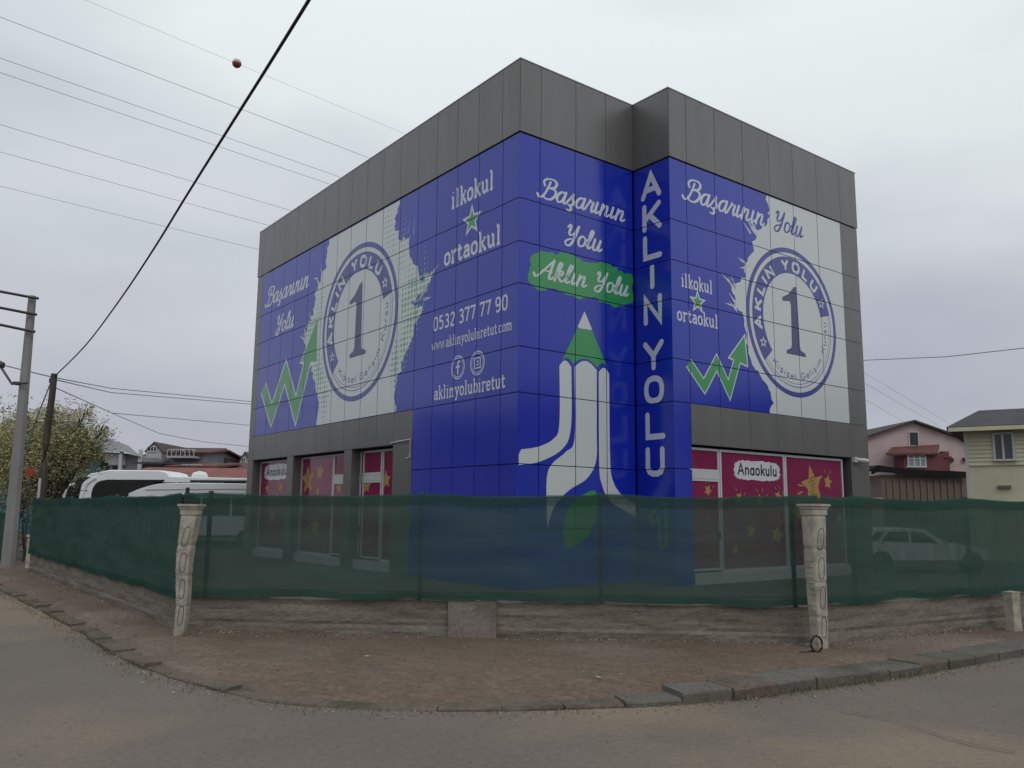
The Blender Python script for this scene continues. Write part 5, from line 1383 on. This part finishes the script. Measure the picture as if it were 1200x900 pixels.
tree('bare_shrub', (at(30, 640, 25).x, 25, 0), 'dark thin shrub at the foot of the poles on the left', [(tp_(28, 585, 25), (.5, .5, .5)), (tp_(42, 600, 25), (.3, .4, .5)), (tp_(14, 590, 25), (.5, .5, .5)), (tp_(36, 625, 25), (.25, .4, .4))], 2600, .07, .06, [LM[2], M['bark']], (2, 3), 9, cat='shrub')
tree('green_tree', (at(5, 600, 40).x, 40, 0), 'dark green tree farther back at the left edge', [(tp_(2, 530, 40), (2.2, 2, 1.6)), (tp_(30, 548, 40), (1.8, 2, 1.3)), (tp_(62, 562, 40), (1.6, 1.5, .9))], 9000, .18, .25, [LM[2], LM[0]], (4, 1), 12)
# red lantern, yellow pole, vehicle lamp at the far left
rs = thing('red_sign', at(35, 556, 24), 'small round red sign on a thin pole between the two poles at left', 'sign')
b_ = MB(); c = at(35.5, 554, 24); b_.tube([c + Vector((0, .03, 0)), c - Vector((0, .03, 0))], .13, 16); b_.build('sign_face', mat('red_enamel', (.35, .05, .035), rough=.5), rs)
b_ = MB(); g_ = Vector((c.x, c.y + .06, 0)); b_.tube([g_, Vector((c.x, c.y + .06, c.z))], .025, 6); b_.build('post', M['steel'], rs)
b_ = MB(); c = gnd(54, 640, .06); c = Vector((at(54, 600, 30).x, 30, .06)); b_.tube([c, Vector((at(54.5, 573, 30).x, 30, at(54, 573, 30).z))], .06, 8)
tag(b_.build('yellow_pole', mat('yellow_paint', (.42, .33, .04), rough=.6)), 'short yellow pole in front of the coach at left', 'pole')
# weeds and crumbs
def scatter(name, pts_fn, n, size, mats, label, cat, seed, blade=False):
    rr = random.Random(seed); v = []; f = []; idx = []
    for _ in range(n):
        p = pts_fn(rr); s = size * rr.uniform(.4, 1.4); k = len(v)
        if blade:
            a_ = rr.uniform(0, 6.28); dx, dy = math.cos(a_), math.sin(a_); w = s * .12; l = rr.uniform(.2, .8) * s
            v += [p + Vector((-dy * w, dx * w, 0)), p + Vector((dy * w, -dx * w, 0)), p + Vector((dx * l, dy * l, s))]; f.append((k, k + 1, k + 2)); idx.append(rr.randrange(len(mats)))
        else:
            q = [p + Vector((rr.uniform(-s, s), rr.uniform(-s, s), -.003)) for _ in range(3)] + [p + Vector((0, 0, s * rr.uniform(.4, 1)))]
            v += q; mi = rr.randrange(len(mats)); f += [(k, k + 1, k + 3), (k + 1, k + 2, k + 3), (k + 2, k, k + 3)]; idx += [mi] * 3
    return tag(obj(name, v, f, mats, None, idx), label, None, None, 'stuff')
def on_kerb(x0, x1, dz=0.0, spread=.07, back=0.0):
    ks = [k for k in kr if x0 <= k.x <= x1 and k.y < 24]
    def fn(rr):
        i = rr.randrange(len(ks) - 1); p = ks[i].lerp(ks[i + 1], rr.random())
        d = (ks[i + 1] - ks[i]).normalized(); n = Vector((-d.y, d.x, 0))
        return p + n * (rr.gauss(0, spread) + back) + UZ * (dz + .005)
    return fn
grass_m = [mat('weed_green', (.09, .11, .035), rough=.8), mat('weed_dry', (.17, .15, .07), rough=.8)]
scatter('kerb_weeds', on_kerb(1.9, 4.6, 0, .05, -.03), 420, .035, grass_m, 'small weeds growing in the gutter along the right kerb', 'weeds', 3, True)
scatter('kerb_weeds', on_kerb(-9.5, -3.2, .02, .10, .05), 700, .03, grass_m, 'weeds and moss on the broken left kerb', 'weeds', 4, True)
grit = [mat('grit_pale', (.34, .32, .28)), mat('grit_brown', (.13, .10, .075)), mat('grit_grey', (.2, .19, .17)), mat('leaf_litter', (.16, .10, .05))]
scatter('gutter_grit', on_kerb(-9.5, 6, 0, .10, -.08), 2600, .012, grit, 'grit and crumbs lying along the kerb', 'grit', 5)
def wall_foot(rr):
    seg = rr.choice([(WL[1], PL), (PL, PR), (PL, PR), (PR, WR[1])]); p = seg[0].lerp(seg[1], rr.random()); d = (seg[1] - seg[0]).normalized(); n = Vector((d.y, -d.x, 0))
    return p + n * abs(rr.gauss(.02, .09)) + UZ * (.107 + .022 * noise.noise(Vector((p.x * .9, p.y * .9, 3))))
scatter('wall_rubble', wall_foot, 2600, .013, grit[:1] + grit, 'pale mortar crumbs along the foot of the boundary walls', 'rubble', 6)
def pave_any(rr):
    i = rr.randrange(len(inner) - 1); j = rr.random(); a = i * (NJ + 1) + int(j * NJ); return Vector(pv[a]) + Vector((rr.uniform(-.2, .2), rr.uniform(-.1, .1), .002))
scatter('pavement_litter', pave_any, 2200, .012, grit, 'scattered grit and leaf bits on the pavement', 'litter', 7)
def road_any(rr): return Vector((rr.uniform(-10, 8), rr.uniform(3.5, 12), .004))
scatter('road_grit', road_any, 1500, .007, grit, 'fine grit scattered over the road', 'grit', 8)
scr = mat('paper_white', (.6, .6, .58))
for i, (px, py, z, lb_) in enumerate(((430, 770, .11, 'crumpled white paper scrap on the pavement left of the pale pier'), (703, 795, .10, 'white paper scrap in the middle of the brown pavement'), (1140, 727, .35, 'pale leaf stuck on the right boundary wall'), (51, 712, .01, 'white scrap lying on the road at the far left'), (118, 735, .09, 'white scrap on the left kerb'))):
    if i == 2: continue
    c = gnd(px, py, z); b_ = MB(); rr = random.Random(i)
    v = [c + Vector((rr.uniform(-.035, .035), rr.uniform(-.03, .03), rr.uniform(0, .025))) for _ in range(5)]; b_.add(v, [(0, 1, 2), (0, 2, 3), (0, 3, 4), (1, 2, 4)])
    tag(b_.build('paper_scrap', scr), lb_, 'paper scrap', 'paper scraps')
